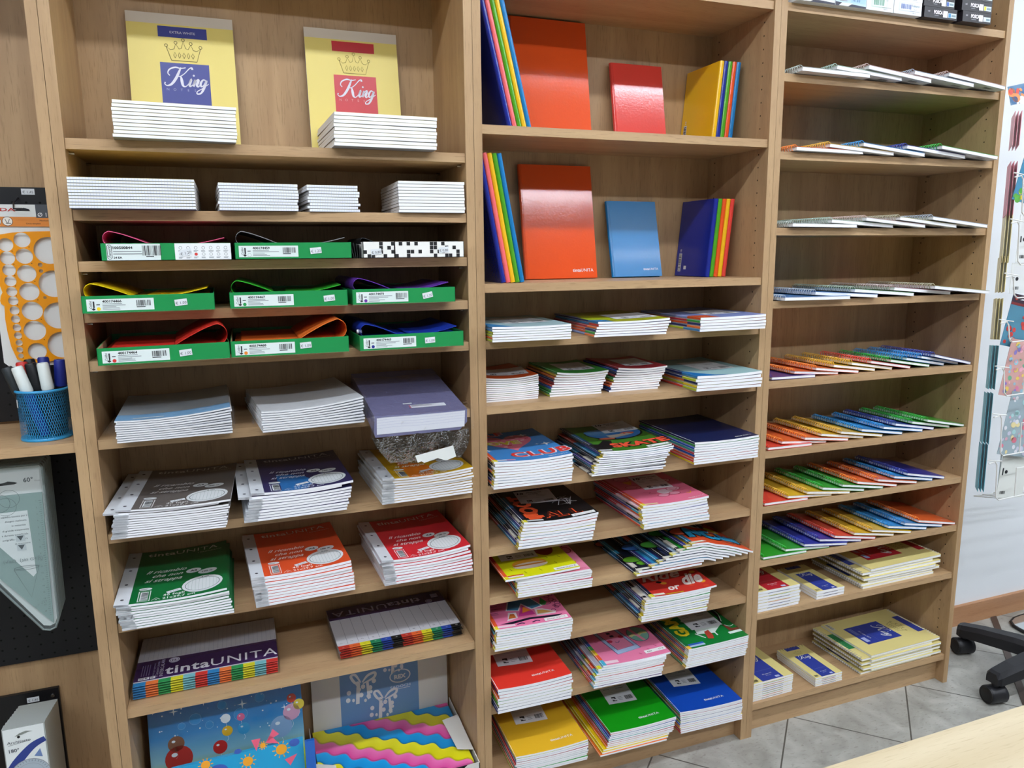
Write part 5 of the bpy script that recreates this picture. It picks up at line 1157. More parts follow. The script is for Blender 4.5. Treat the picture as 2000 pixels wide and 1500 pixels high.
books(9, (.8065, -.017, Z['C8']), -3, .2, .275, .058, ['#e87aa4', '#e8d8dc', '#d8c828', '#3a9a88', '#c890a8', '#e8d028', '#dcdcdc', '#c8a818', '#d8d828'], 'pop printed exercise book', 'the pile under the pink skater cover', 'books under the pink skater cover', (-.001, 0), (.006, .003, 1.6), .001, .002, skater, None, POP)
def surf(d, w, D):
    K = M('#1c1014', .4); W = M('#ece0d8', .4); r = random.Random(12)
    for i in range(26): u, v = r.uniform(.06, w-.015), r.uniform(.01, D-.02); s = r.uniform(.006, .014); d.disc(u, v, s, pm(r.choice(['#1c1014', '#e8a030', '#d8482c', '#7a1c20'])), 1, rv=s*.8)
    d.text('Ride', .022, .088, .070, W, 4, shear=.45, bold=.025, width=.115); d.text('die', .118, .036, .082, W, 5, shear=.35, bold=.04, width=.062); d.text('or', .066, .022, .042, W, 4, shear=.25, bold=.035, width=.036)
    d.rect(.012, .004, .045, .014, M('#e0e0d0', .4), 4); d.rect(.046, .003, .10, .006, M('#c8d020', .4), 3)
r_ = books(11, (1.214, -.020, Z['C8']), -2, .199, .275, .066, ['#cc342c', '#dcdcdc', '#e0dcd4', '#1f8a34', '#c8a8b0', '#2f5a8c', '#d8d828', '#2f7fa8', '#222230', '#b8b81c', '#d84a2c'], 'comic printed exercise book', 'the pile under the red lettered cover', 'books under the red lettered cover', (.016, .002), (.003, .002, .6), .003, .004, surf, sheet(.055, .145, .095, .11, -.15, False), COMIC)
r_[-1].location.x += .012
# shelf C9
books(8, (.8085, -.027, Z['C9']), -1, .2, .275, .067, ['#e2382c', '#28265c', '#d8303c', 'orange', 'green', 'lime', 'navy', 'navy'], 'plain exercise book', 'the pile under the plain red cover', 'plain books under the red cover', (-.003, 0), (.0025, .001, .5), .004, .002, mini_brand(.035, .030, .062), sheet(.035, .10, .095, .145, -.08, False))
def milk(d, w, D):
    K = M('#3a4a78', .4); PB = M('#a8c0e0', .4); PK = M('#e88aac', .4)
    d.poly([(.030, .215), (.115, .222), (.118, .205), (.034, .198)], M('#7a6a84', .4), 1); d.poly([(.038, .198), (.112, .206), (.138, .052), (.064, .040)], PB, 1); d.poly([(.050, .190), (.105, .197), (.126, .068), (.073, .060)], PK, 2)
    for pts in ([(.030, .215), (.115, .222), (.118, .205), (.034, .198), (.030, .215)], [(.038, .198), (.112, .206), (.138, .052), (.064, .040), (.038, .198)], [(.050, .190), (.105, .197), (.126, .068), (.073, .060), (.050, .190)]): d.stroke(pts, .0018, K, 3, smooth=1)
    for i in range(4): d.rect(.073 + i*.0035, .176 - i*.016, .084 + i*.0035, .186 - i*.016, M('#28244c', .4), 3)
    d.disc(.072, .108, .0075, M('#c02848', .4), 3); d.disc(.112, .122, .008, M('#c02848', .4), 3); d.stroke([(.085, .102), (.092, .096), (.099, .104)], .0018, K, 3)
    d.disc(.163, .118, .030, K, 1, rv=.040); d.disc(.163, .118, .0285, M('#7ab8a4', .4), 2, rv=.0385); d.stroke([(.136, .112), (.15, .118), (.16, .112), (.175, .120), (.19, .116)], .010, M('#d8d890', .4), 3); d.stroke([(.150, .156), (.157, .12), (.166, .08)], .009, M('#e890a8', .4), 4)
    d.ring(.150, .175, .015, .0018, M('#b02848', .4), 2, rv=.017); d.ring(.178, .172, .014, .0018, M('#b02848', .4), 2, rv=.018)
    for u, v in ((.03, .12), (.15, .04), (.175, .05), (.12, .028), (.19, .19)): d.stroke([(u, v), (u + .006, v - .008)], .002, M('#b03060', .4), 2, smooth=1)
    d.rect(.012, .005, .050, .018, M('#f0d4dc', .4), 2); mini_brand(.008, .022, .05, M('#3a3a3a', .4), True)(d, w, D)
r_ = books(10, (1.078, -.017, Z['C9']), -2.5, .201, .278, .058, ['#e67ea4', '#e0e0e4', '#3a9ab8', '#d8d8dc', '#c8b838', '#c84a40', '#e0d8d8', '#d83850', '#c8c8c8', '#6a3a7c'], 'pop printed exercise book', 'the pile under the milk carton cover', 'books under the milk carton cover', (.014, .004), (.004, .002, .7), .003, .002, milk, None, [[(.1, '#48b0d0'), (.2, '#e85a30'), (.3, '#e8c030'), (.38, '#3a9a4c'), (.48, '#2f5ab0'), (1, '#4a78a0')], [(.06, '#d8d020'), (.5, '#a8a8b8'), (1, '#5a5a70')], [(.06, '#d8d8dc'), (.5, '#c83c40'), (1, '#7a2030')]])
r_[-1].location.x += .012
def game(d, w, D):
    Y = M('#e4cc28', .35); W = M('#e0ece4', .4); K = M('#1c1c1c', .4); S = M('#b04030', .4)
    d.text('GAME', .052, .062, .052, Y, 3, rot=rad(90), bold=.05)
    d.poly([(.07, .06), (.078, .09), (.068, .10), (.08, .12), (.066, .14), (.082, .16), (.07, .19), (.085, .22), (.13, .225), (.15, .20), (.16, .08), (.12, .05)], W, 2)
    d.poly([(.085, .03), (.095, .065), (.112, .07), (.108, .04), (.10, .024)], S, 3); d.poly([(.165, .085), (.18, .05), (.197, .05), (.196, .038), (.165, .04)], M('#7a3a2c', .4), 3); d.rect(.155, .026, .197, .037, W, 3)
    for p in ([(.12, .035), (.122, .06)], [(.065, .065), (.08, .035)]): d.stroke(p, .004, W, 3, smooth=1)
    d.stroke([(.150, .22), (.178, .19), (.185, .13), (.165, .085)], .008, K, 3); d.stroke([(.16, .225), (.188, .19), (.192, .14), (.175, .095)], .0022, W, 4); d.stroke([(.17, .075), (.18, .062), (.195, .066)], .002, W, 4)
    d.rect(.012, .006, .060, .022, M('#a8c4d8', .4), 3); d.rect(.012, .014, .060, .022, M('#2f5ab0', .4), 4)
books(11, (1.354, -.022, Z['C9']), -.3, .198, .278, .056, ['#107a34', '#1c5a3c', '#e0dcd8', '#2f7fa8', '#d8702c', '#3a3a6c', '#c8b030', '#c83c2c', '#dcdcdc', '#d8d028', '#c8c8c8'], 'comic printed exercise book', 'the pile under the green game cover', 'books under the green game cover', (.010, 0), (.002, .0015, .4), .001, .003, game, sheet(.068, .085, .10, .13, -.06, True), [[(.06, '#e8b838'), (.5, '#1c6a3c'), (1, '#1c4a34')], [(.06, '#e0dcd0'), (.6, '#c8602c'), (1, '#28304c')], [(.06, '#e0dcd0'), (.6, '#2a3a78'), (1, '#282a48')], [(.06, '#d8d8d0'), (.5, '#c03a2c'), (1, '#7a2028')], [(.06, '#e0d030'), (1, '#c8b828')]])
# shelf C10
books(10, (.852, -.031, Z['C10']), -1.5, .2, .278, .057, ['#eab62a', 'lime', 'blue', 'crimson', 'red', 'navy', 'teal', 'rust', 'green', 'olive'], 'plain exercise book', 'the pile under the plain yellow cover', 'plain books under the yellow cover', (.003, 0), (.0025, .0015, .5), .004, .002, mini_brand(.030, .030, .062), sheet(.045, .125, .09, .13, -.06, False))
r_ = books(11, (1.103, -.035, Z['C10']), -1.2, .2, .278, .056, ['#119214', 'red', '#1c4a9c', 'blue', 'teal', 'crimson', 'rust', 'orange', 'yellow', 'yellow', 'orange'], 'plain exercise book', 'the pile under the plain green cover', 'plain books under the green cover', (.020, .004), (.002, .0015, .5), .003, .002, mini_brand(.035, .030, .062), sheet(.055, .115, .085, .13, -.08, False))
for k in range(3): r_[k].location.x -= .016 - .004*k; r_[k].location.y -= .006 - .002*k
books(11, (1.336, -.036, Z['C10']), -1.8, .2, .278, .068, ['#1044a8', 'green', 'crimson', 'green', 'navy', 'lime', 'blue', 'orange', 'yellow', 'crimson', 'red'], 'plain exercise book', 'the pile under the plain blue cover', 'plain books under the blue cover', (-.005, 0), (.002, .001, .4), .004, -.003, mini_brand(.040, .030, .062), sheet(.050, .115, .085, .13, -.08, False))
# ------------------------------------------------------------------ fourth bookcase: refill boxes, wire-bound notebooks, crown pads
BW = M('#e6e8ea', .4, name='white_box_card'); BK = M('#231f24', .4)
def pen_box(lab, x0, x1, z, h, fn, body=BW, y0=-.016, d=.19, group='boxes on the highest shelf'):
    t = thing('pen_box', lab, 'box', (x0, y0, z + .0003), group=group)
    w = x1 - x0; q = MB(); q.box(0, w, 0, d, 0, h, body); q.build('carton', t)
    q = MB(); fn(Deco(q, lambda u, v, k: (u, -.0003 - k, v)), w, h); q.build('printed_front', t)
def n50(bg):
    def f(d, w, h):
        d.rect(0, 0, w, h, M(bg, .4), 1); d.rect(w*.48, .010, w*.98, h, M('#c9dcec', .4) if bg != '#bcd4e8' else M('#a8cbe6', .4), 2); d.text('N 50', w*.55, .013, .012, M('#2f5f9a', .4), 3); d.text('REFILL PEN', w*.5, .028, .008, M('#4a7ab0', .4), 3)
        d.lines(.012, .022, .03, 3, .005, .0015, GREY, 3); d.poly([(0, 0), (w, 0), (w, .004), (0, .009)], M('#3a3a48', .5), 2); d.poly([(.01, .0005), (.04, .0005), (.055, .008), (.02, .008)], M('#dcd8d4', .5), 3)
    return f
def code(c):
    def f(d, w, h):
        d.rect(.016, .008, .068, h - .004, M('#cfe0d4' if c == 'g' else '#d4dcec', .4), 1); d.rect(.018, .010, .066, h - .006, BW, 2); d.barcode(.023, .013, .036, h - .021, M('#4f9a78' if c == 'g' else '#5a78b8', .4), 3, 20)
        d.text('Roberto', w - .036, h - .013, .008, M('#5a8a9a', .4), 2, shear=.2); d.text('n.6', w - .026, h - .021, .006, GREY, 2); d.rect(w - .040, .009, w - .008, .0096, GREY, 2); d.text('0.80-10', w - .034, .003, .0045, GREY, 2)
    return f
def posca(c, x=0):
    def f(d, w, h):
        d.text('uni', w*.10 + x, h*.52, .006, M('#b9b4ba', .4), 2, bold=.03); d.text('POSCA', w*.28 + x, h*.40, .0125, M('#efe8ec', .4), 2, bold=.05, sx=.8); d.lines(w*.3 + x, h*.22, .02, 1, .003, .0018, GREY)
        d.rect(w*.56 + x, h*.15, w*.70 + x, h*.75, M('#ece6e8', .4), 3); d.rect(w*.72, h*.18, w*.97, h*.62, M('#cfd8dc', .4), 2); d.rect(w*.73, h*.22, w*.80, h*.58, M(c, .35), 3); d.rect(w*.82, h*.30, w*.95, h*.48, M('#7f97a0', .4), 3)
    return f
zt = Z['D0']
pen_box('white refill box marked N 50 at the panel end of the highest shelf', 1.618, 1.735, zt, .046, n50('#dfe2e4'))
pen_box('pale blue refill box marked N 50 on the highest shelf', 1.7375, 1.836, zt, .046, n50('#bcd4e8'))
pen_box('white refill box with green barcode on the highest shelf', 1.838, 1.928, zt, .046, code('g'))
pen_box('white refill box with blue barcode on the highest shelf', 1.9305, 2.026, zt, .033, code('b'))
pen_box('white box lying on the blue barcode box', 1.932, 2.027, zt + .0335, .033, code('g'))
for j, c in enumerate(('#2f8ac0', '#2f5ab0', '#3a4a5a')): pen_box(f'black paint marker box, {["lowest", "middle", "topmost"][j]} of the stack by the white boxes', 2.030 + (.004, 0, .002)[j], 2.152 - (0, .012, .010)[j], zt + .0275*j, .027, posca(c), BK, -.018)
for j, c in enumerate(('#d8d4d8', '#e8d820', '#3a9a4c')): pen_box(f'black paint marker box, {["lowest", "middle", "topmost"][j]} of the stack by the end panel', 2.160 + (.006, 0, .002)[j], 2.272, zt + .0275*j, .027, posca(c), BK, -.024)

# rows of wire-bound notebooks laid like shingles
SC = dict(orange=('#e4622a', '#f08a3a'), red=('#dc4034', '#e85a4c'), yellow=('#dcb024', '#e8b84a'), green=('#2f9a28', '#3ab04a'), sky=('#2a86c4', '#3a98d8'), navy=('#2a3296', '#3a4aa0'), purple=('#4a3a86', '#4a3a86'),
          grey=('#b9bdb8', '#b8c0b8'), mint=('#a8c8b0', '#a8bcb0'), rose=('#c8a4a0', '#c8b0a8'), steel=('#a8b4c4', '#a9b2bc'), olive=('#a8a468', '#b4b098'), blue=('#2f74b8', '#b4bcc4'), leaf=('#3a8a3c', '#a8b4a4'), pinkc=('#c07a8c', '#c4b4ae'))
SNAME = dict(sky='light blue', navy='dark blue', mint='pale green', rose='pale pink', steel='blue grey', pinkc='pink', leaf='green')
def shingle(shelf, rowdesc, w, d, t, items, y0, lift, t0=.0012, r=.0073, overhang=None):
    """items: (colour, x of the end resting on the shelf, y)"""
    n = len(items); px = None; w_all = w
    for i, (c, xr, y) in enumerate(items):
        w = w_all - (.007 if i == 0 and w_all < .2 else 0)
        # each one rests with its coil on the notebook before it
        h = t0 + .0008 if i == 0 else h*(1 - max(xr - px, .04)/w_all) + t + max(r - t/2 - .0026, 0) + .0027
        px = xr; tilt = math.asin(h/w); x = xr - w*math.cos(tilt)
        cov, wire = SC[c]; nm = SNAME.get(c, c)
        pos = ['first', 'second', 'third', 'fourth', 'fifth', 'sixth', 'seventh', 'eighth', 'ninth', 'tenth'][i]
        o = thing('spiral_notebook', f'{nm} wire-bound notebook, {pos} from the inner panel in {rowdesc}', 'notebook', (x, y + (.0015 if i % 2 else 0), Z[shelf] + h + .0004), (0, tilt, rad(rnd.uniform(-.15, .15))), 'overlapping notebooks in ' + rowdesc)
        brand = (lambda D_, w_, d_: tinta(D_, w_ - .010, .016, .034, LETT, 2, align='R')) if t0 else None
        spiral_book(o, w, d, t, M(cov, .28, coat=.35), M(wire, .35, coat=.3, name='wire_' + c), M('#d4d5d8', .5) if w > .2 else None, brand if w < .2 else None, r)
def yy(base): return base
shingle('D1', 'the highest notebook row', .222, .250, .0100, [('grey', 1.862, -.022), ('mint', 1.972, -.022), ('rose', 2.071, -.026), ('steel', 2.231, -.026), ('rose', 2.350, -.028)], 0, .018, r=.0078)
shingle('D2', 'the second notebook row', .222, .250, .0095, [('orange', 1.866, -.012), ('yellow', 1.971, -.015), ('sky', 2.078, -.019), ('navy', 2.229, -.022), ('green', 2.345, -.030)], 0, .0175, r=.0078)
shingle('D3', 'the third notebook row', .218, .250, .0092, [('grey', 1.861, -.014), ('mint', 1.990, -.014), ('rose', 2.100, -.020), ('olive', 2.215, -.026), ('steel', 2.330, -.030)], 0, .0175, r=.0075)
shingle('D4', 'the fourth notebook row', .222, .250, .0095, [('blue', 1.846, -.022), ('blue', 1.957, -.010), ('leaf', 2.097, -.004), ('pinkc', 2.240, -.006), ('olive', 2.364, -.030)], 0, .0165, r=.0075)
shingle('D5', 'the fifth notebook row', .158, .208, .0080, list(zip(['purple', 'orange', 'orange', 'yellow', 'yellow', 'red', 'green', 'sky', 'sky', 'navy'], [1.774, 1.864, 1.935, 2.004, 2.068, 2.134, 2.210, 2.273, 2.330, 2.366], [.012, .020, .018, .024, .024, .018, .020, .021, .021, .006])), 0, .0215)
shingle('D6', 'the sixth notebook row', .160, .208, .0080, list(zip(['red', 'orange', 'orange', 'yellow', 'yellow', 'sky', 'sky', 'navy', 'green', 'green'], [1.773, 1.832, 1.907, 1.966, 2.032, 2.111, 2.195, 2.246, 2.312, 2.366], [.008, .015, .011, .012, .008, .007, .011, .014, .016, .008])), 0, .0215)
shingle('D7', 'the seventh notebook row', .160, .208, .0080, list(zip(['red', 'yellow', 'yellow', 'green', 'green', 'orange', 'orange', 'sky', 'navy'], [1.769, 1.857, 1.920, 1.976, 2.046, 2.100, 2.179, 2.248, 2.298], [.006, .007, .004, .004, .003, .001, .002, .005, .006])), 0, .0215)
shingle('D8', 'the lowest notebook row', .162, .208, .0080, list(zip(['green', 'green', 'navy', 'navy', 'red', 'yellow', 'yellow', 'sky', 'sky', 'orange'], [1.774, 1.861, 1.924, 1.984, 2.037, 2.109, 2.175, 2.247, 2.311, 2.365], [.004, .007, .005, .009, .008, .005, .004, .009, .009, .006])), 0, .0235)

# crown pads on the two lowest shelves
PYEL = M('#e2d38a', .4, coat=.1, name='crown_pad_yellow'); KN = M('#2f3f96', .35); KR = M('#b82430', .35); KG = M('#1f7a44', .35)
def crown_small(col):
    def f(d, w, D):
        d.rect(w*.24, .0006, w*.76, D - .075*(w/.15), col, 1); king(d, w*.30, D - .11*(w/.15), w*.42, LETT, 3); d.rect(w*.24, D - .018, w*.76, D - .001, col, 1); crown(d, w*.36, D - .066*(w/.15), w*.28, M('#8a7a34', .5), 2)
        d.rect(w*.27, D*.24, w*.73, D*.243, M('#8a8fc0' if col is KN else '#d89a9a', .5), 2); d.text('80 pages 5M', w*.5, D*.135, w*.045, LETT, 2, align='C', shear=.15); d.text('carta extra', w*.5, D*.10, w*.03, LETT, 2, align='C'); d.rect(w*.60, D*.025, w*.70, D*.065, M('#b9c0e0', .5), 2)
        d.barcode(w*.04, D*.03, w*.13, D*.05)
    return f
def cpads(n, pos, yaw, w, d, h, cols, where, group, item, jit=(.003, .0015, .7), coil=False, b0=0):
    def make(o, k, w, d, t, b):
        c = cols[(n-1-k) % len(cols)]
        pad(o, w, d, t, PYEL, M('#c9c2ae', .6), WHITE, b, crown_small(c) if k == n-1 else None)
        if k < n-1:
            q = MB(); dd = Deco(q, lambda u, v, k_: (u, -.0002 - k_, v)); dd.rect(w*.24, t - .0012, w*.76, t - .0002, c, 1); q.build('cover_edge', o)
        if coil:
            q = MB(); nl = int(w/.0105)
            for i in range(nl):
                u = .007 + i*(w-.014)/(nl-1); q.tube([(u, d - .004 + .0055*math.cos(a), t/2 + (t/2 + (.0016 if k == n-1 else -.0003))*math.sin(a)) for a in [2*PI*j/10 for j in range(10)]], .0007, M('#d0d2d6', .25, .8), 4, True)
            q.build('wire_binding', o)
    stack(n, pos, yaw, w, d, h, make, 'crown_notepad', 'notepad', item, where, group, (0, 0), jit)
cpads(7, (1.609, .008, Z['D9']), .5, .150, .208, .064, [KR, KN, KG, KN, KR, KN, KN], 'the pile under the red panel cover', 'pads under the red crown cover', 'yellow covered crown pad', (.004, .002, 1.2))
cpads(3, (1.826, .010, Z['D9']), .5, .104, .172, .027, [KN], 'the narrow pile on the shelf above', 'narrow crown pads on the upper shelf', 'narrow crown pad', (.002, .003, .8), True)
cpads(9, (1.612, .013, Z['D10']), 1, .147, .208, .058, [KN, KG, KR, KN, KN], 'the lowest pile under a blue panel cover', 'pads under the blue crown cover', 'yellow covered crown pad', (.0025, .002, .6))
cpads(5, (1.842, .008, Z['D10']), -.5, .102, .172, .029, [KN, KN, KR], 'the narrow pile on the lowest shelf', 'narrow crown pads on the lowest shelf', 'narrow crown pad', (.002, .002, .7), True)
WIRE = M('#8f9094', .3, .7, name='grey_binding_wire')
def big_pads(na, shelf, xa, xb, h, wh, cols_a, topart, jit, y0):
    """large side-bound pads stacked with their coils to alternate ends"""
    n = len(cols_a); t = h / n; r = random.Random(n)
    for k, (side, c) in enumerate(cols_a):
        w, d = .297, .211; x = (xa if side == 'a' else xb) + r.uniform(-1, 1)*jit; top = k >= n - 2
        o = thing('crown_notepad', f'large yellow crown pad, {ordp(k, n)} of the coil-bound pile on {wh}', 'notepad', (x, y0 + r.uniform(-1, 1)*.003, Z[shelf] + k*t + .0003), (0, 0, rad(.6 + r.uniform(-.6, .6))), 'large coil-bound crown pads on ' + wh)
        p = MB(); p.box(.001, w - .001, .0008, d - .0008, .0007, t - .0007, WHITE); p.build('page_block', o)
        p = MB(); p.box(0, w, 0, d, 0, .0007, M('#d8cf9a', .5)); p.build('backing_board', o)
        q = MB(); q.box(0, w, 0, d, t - .0007, t, PYEL); dd = Deco(q, lambda u, v, k_: (u, v, t + k_))
        if side == 'b':   # page top is at the far end (+x): print turned a quarter
            g = Deco(q, lambda u, v, k_: (v, d - u, t + k_)); C_ = {'n': KN, 'r': KR, 'g': KG}[c]
            g.rect(.052, .045, .158, .190, C_, 1); g.rect(.052, .262, .158, .290, C_, 1)
            if topart:
                king(g, .066, .140, .080, LETT, 3); crown(g, .074, .205, .062, M('#6a5c24', .5), 2); g.text('A4 pages 50M', .105, .080, .009, LETT, 2, align='C'); g.rect(.06, .098, .15, .0985, M('#8a8fc0', .5), 2); g.rect(.118, .052, .145, .068, M('#a9b4e0', .5), 2); g.lines(.06, .066, .05, 3, .005, .0014, M('#a9b4e0', .5))
                g.rect(.008, .006, .045, .022, M('#d8d4c8', .5), 2); g.barcode(.010, .009, .03, .010, lay=3)
        else:
            C_ = {'n': KN, 'r': KR, 'g': KG}[c]; dd.rect(.008, .060, .036, .155, C_, 1)
            for i in range(5): dd.disc(.014, .075 + i*.012, .0012, M('#d8cf9a', .5), 2, n=6)
        q.build('cover', o)
        ce = MB(); nl = 24
        for i in range(nl):
            v = .010 + i*(d-.020)/(nl-1); u0 = .003 if side == 'a' else w - .003
            ce.tube([(u0 + .0062*math.cos(a), v, t/2 + (t/2 + (.0018 if top else -.0003))*math.sin(a)) for a in [2*PI*j/10 for j in range(10)]], .0008, WIRE if side == 'a' else M('#d8d8e0', .3, .5), 4, True)
        ce.build('wire_binding', o)
big_pads(5, 'D9', 2.010, 2.036, .060, 'the second lowest shelf', [('a', 'n'), ('a', 'n'), ('b', 'n'), ('a', 'n'), ('b', 'n'), ('a', 'n'), ('b', 'r')], True, .008, .016)
big_pads(5, 'D10', 2.022, 2.057, .060, 'the lowest shelf', [('a', 'n'), ('b', 'n'), ('a', 'n'), ('b', 'n'), ('a', 'r'), ('b', 'n'), ('a', 'g'), ('b', 'n')], True, .003, .006)

# ------------------------------------------------------------------ wire card rack by the white wall
RW = M('#e6e6e2', .35, coat=.3, name='white_rack_wire')
rx, ry = 2.98, .075
t = thing('card_rack', 'white wire card rack full of sticker sheets, standing by the white wall', 'display rack', (rx, ry, 0))
q = MB()
def rr(pts, hgt): return [(a, b, hgt) for a, b in pts]
bx = []
for k in range(32):
    a = 2*PI*k/32; ca, sa = math.cos(a), math.sin(a); p = 4
    rr_ = .20 / (abs(ca)**p + abs(sa)**p)**(1/p); bx.append((.12 + rr_*ca*.85, .02 + rr_*sa*.60))
q.prism([(a, b, .002) for a, b in bx], (0, 0, .010), M('#dfe6e8', .06, .9)); q.tube([(a, b, .007) for a, b in bx], .006, M('#15181a', .4), 6, True); q.build('base_plate', t)
q = MB(); q.tube([(.12, .02, .012), (.12, .02, 2.0)], .011, RW, 12); q.build('pole', t)
for xw, z1_, z0_ in ((2.430, 1.604, 1.500), (2.434, 1.474, 1.360), (2.434, 1.318, 1.262), (2.433, 1.182, 1.130), (2.435, 1.042, .965), (2.447, .894, .775), (2.447, .748, .632)):
    # one wire pocket: side arms bent round the front corner, front hoop, tie back to the pole
    q = MB(); x = xw - rx; f = -.045 - ry
    q.tube([(x - .036, f, z1_ + .018), (x - .010, f - .004, z1_ + .014), (x + .02, f - .004, z1_ + .010)], .0018, RW, 6)
    q.tube([(x - .030, f, z1_ + .006), (x - .006, f - .002, z1_ + .010), (x, f - .004, z1_), (x + .010, f - .004, z0_ + .010), (x + .022, f - .004, z0_), (x + .16, f - .004, z0_ + .004), (.12, .02, z0_ + .004)], .0021, RW, 6)
    q.tube([(x + .155, f - .004, z1_ - .02), (x + .090, f - .004, z1_ - .02), (x + .094, f - .004, z0_ + .002)], .0021, RW, 6)
    q.build('wire_pocket', t)
q = MB()
for y in (-.03, .01, .05): q.tube([(-.385, y, .585 - y*.2), (.10, y, .565 - y*.2)], .0022, RW, 6)
for x in (-.385, -.345, -.29, -.24): q.tube([(x, -.03, .80), (x, -.03, .592), (x, .05, .575)], .0021, RW, 6)
q.build('bottom_basket', t)
def fleck(d, pts_w, pts_h, cols, n, seed, sz=(.003, .008)):
    r = random.Random(seed)
    for i in range(n):
        u, v = r.uniform(.006, pts_w - .006), r.uniform(.006, pts_h - .006); s = r.uniform(*sz); d.disc(u, v, s, M(r.choice(cols), .3, coat=.4), 2 + i % 3, rv=s*r.uniform(.6, 1.2), n=9, rot=r.uniform(0, 3))
def sticker_sheet(lab, x, y, z0, w, h, col, fn=None, tilt=0, roll=0, yaw=-5):
    o = thing('sticker_sheet', lab, 'sticker sheet', (x, y, z0), (rad(tilt), rad(roll), rad(yaw)), 'sticker sheets in the wire rack')
    q = MB(); q.box(0, w, 0, .0012, 0, h, M(col, .25, coat=.5))
    if fn: fn(Deco(q, lambda u, v, k: (u, -k, v)), w, h)
    q.build('card', o)
def spots(cols, n, seed, sz=(.003, .008), head=None):
    def f(d, w, h):
        if head: d.rect(0, h - .034, w, h, M(head[0], .3), 1); d.rect(0, h - .034, w, h - .026, M(head[1], .3), 2); d.disc(.016, h - .013, .006, M('#b0402c', .3), 3); d.poly([(.030, h-.016), (.042, h-.011), (.056, h-.016)], M('#d8dce0', .4), 3)
        fleck(d, w, h - (.036 if head else 0), cols, n, seed, sz)
    return f
def pocket_cards(lab, x, z0, h, col, n=3, w=.085):
    for k in range(n):
        o = thing('greeting_card', f'{lab}, {["front", "second", "third"][k]} one in its wire pocket', 'card', (x + k*.0058, .048 - k*.006, z0), (0, rad(5.5), rad(42)), 'plain cards in the wire rack')
        q = MB(); q.box(0, w, 0, .0014, 0, h, M(col, .4)); q.build('card', o)
sticker_sheet('sticker sheet with red and blue patches at the very top of the rack', 2.472, .042, 1.826, .10, .055, '#5a84a8', spots(['#d8402c', '#e8e0d8', '#2f6aa0', '#e88a40'], 26, 1, (.006, .014)), -8, -12)
pocket_cards('pink card at the top of the rack', 2.504, 1.715, .10, '#e8a0ac')
sticker_sheet('red edged sheet next to the top pink cards', 2.545, .03, 1.74, .08, .10, '#c8404c')
sticker_sheet('blue sheet with orange and green dots in the rack', 2.500, .030, 1.555, .12, .162, '#3f86a8', spots(['#e87a30', '#5aa83c', '#e8d040', '#e05a40'], 16, 5, (.007, .013)), 0, 14)
pocket_cards('rose pink card below the dotted sheet', 2.508, 1.510, .16, '#e08a9c')
pocket_cards('pale yellow card beside the upper white label card', 2.511, 1.365, .165, '#ece0a8')
def label_card(d, w, h): d.rect(.008, h*.42, .013, h*.55, INK, 2); d.disc(.024, h*.48, .006, INK, 2); d.lines(.010, h*.85, .05, 4, .006, .0015, PALE); d.barcode(.012, .012, .022, .010)
sticker_sheet('white card with small black print in the upper rack', 2.552, .035, 1.365, .10, .145, '#e4e6e4', label_card)
pocket_cards('pale yellow card beside the lower white label card', 2.507, 1.275, .11, '#eee2ac')
sticker_sheet('white card with small black print in the middle of the rack', 2.545, .040, 1.268, .10, .095, '#e4e6e4', label_card)
sticker_sheet('blue sticker sheet with dark header and red shapes', 2.500, .020, 1.112, .13, .163, '#4a86a0', spots(['#b8302c', '#28304c', '#e8e4e0', '#c83a34'], 20, 7, (.005, .010), ('#3a2a38', '#7a2c2c')), 0, 12)
pocket_cards('pale yellow card behind the blue sticker sheet', 2.507, 1.125, .13, '#eadc9c')
sticker_sheet('pink glittery sticker sheet in the rack', 2.500, .008, .955, .14, .180, '#cfa09a', spots(['#e8a8b8', '#8a7ac0', '#6aa884', '#e8c860', '#9ac0d0', '#d87aa0'], 60, 9, (.004, .009)), 0, 10)
pocket_cards('teal card behind the pink glittery sheet', 2.509, .965, .14, '#5ab4c4')
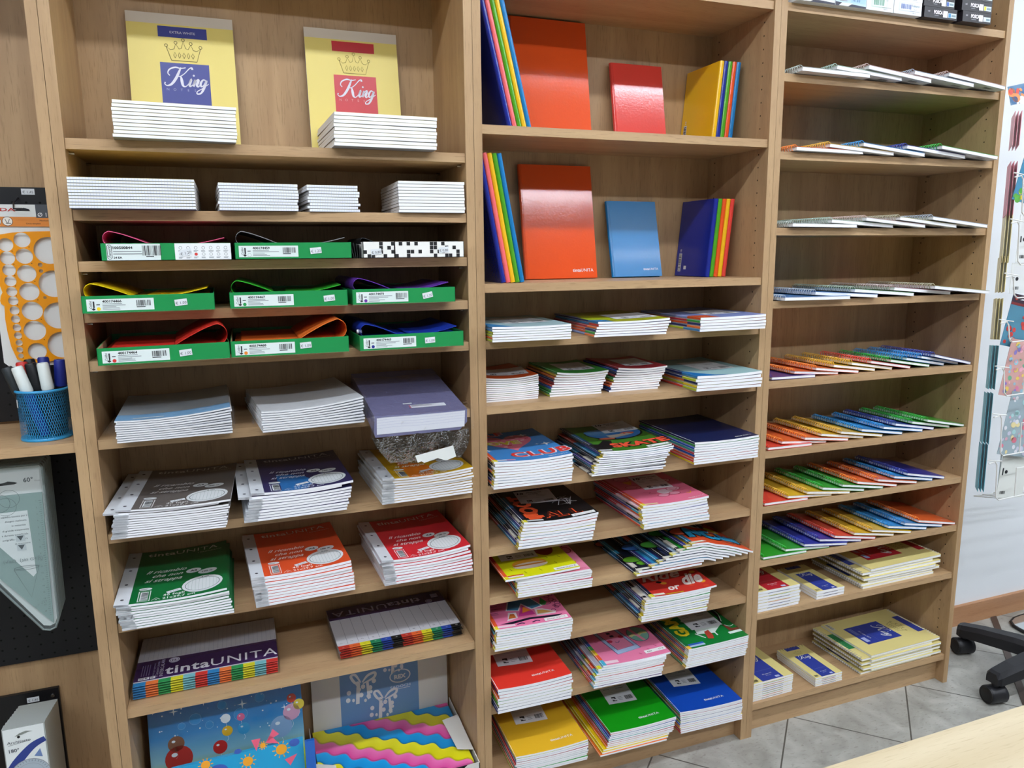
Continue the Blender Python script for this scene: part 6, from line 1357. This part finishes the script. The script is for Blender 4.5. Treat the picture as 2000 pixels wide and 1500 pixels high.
sticker_sheet('grey blue puffy sticker sheet in the rack', 2.505, -.004, .765, .14, .205, '#9fb0b8', spots(['#e0e0e4', '#d8a8b8', '#a8d0d0', '#e8d8a0', '#c8c8d8', '#e0788c'], 70, 3, (.004, .010)), 0, 10)
pocket_cards('teal card beside the grey puffy sheet', 2.507, .785, .165, '#52aec0')
def white_back(d, w, h): label_card(d, w, h); d.rect(.05, h*.78, .062, h*.90, M('#b04a4a', .4), 2); d.rect(.052, h*.80, .060, h*.84, BW, 3)
sticker_sheet('white backed sheet with small red mark in the lowest pocket', 2.540, .010, .612, .11, .180, '#e2e4de', white_back, 0, 5)
pocket_cards('teal card in the lowest pocket of the rack', 2.507, .625, .155, '#48a8bc')
# ------------------------------------------------------------------ camera, world, view
cam = bpy.data.cameras.new('camera'); co = bpy.data.objects.new('camera', cam); C.objects.link(co)
yaw, pitch, roll = rad(20.42082592), rad(9.93817471), rad(-.57251935)
fwd = Vector((math.sin(yaw)*math.cos(pitch), math.cos(yaw)*math.cos(pitch), -math.sin(pitch)))
right = Vector((math.cos(yaw), -math.sin(yaw), 0)); up = right.cross(fwd)
r2 = right*math.cos(roll) + up*math.sin(roll); u2 = -right*math.sin(roll) + up*math.cos(roll)
co.matrix_world = Matrix(((r2.x, u2.x, -fwd.x, .2690023), (r2.y, u2.y, -fwd.y, -1.60346729), (r2.z, u2.z, -fwd.z, 1.40590065), (0, 0, 0, 1)))
cam.sensor_fit = 'HORIZONTAL'; cam.sensor_width = 36; cam.lens = 36*1449.2066/2000; cam.clip_start = .02
bpy.context.scene.camera = co
w = bpy.data.worlds.new('world'); bpy.context.scene.world = w; w.use_nodes = True
w.node_tree.nodes['Background'].inputs[0].default_value = (.8, .85, .9, 1); w.node_tree.nodes['Background'].inputs[1].default_value = .3
sc = bpy.context.scene
sc.view_settings.view_transform = 'Standard'; sc.view_settings.look = 'None'; sc.view_settings.gamma = 1; sc.view_settings.use_curve_mapping = False
sc.view_settings.exposure = 0.32
sc.cycles.use_denoising = True; sc.cycles.max_bounces = 8; sc.cycles.transparent_max_bounces = 24; sc.cycles.caustics_reflective = False; sc.cycles.caustics_refractive = False
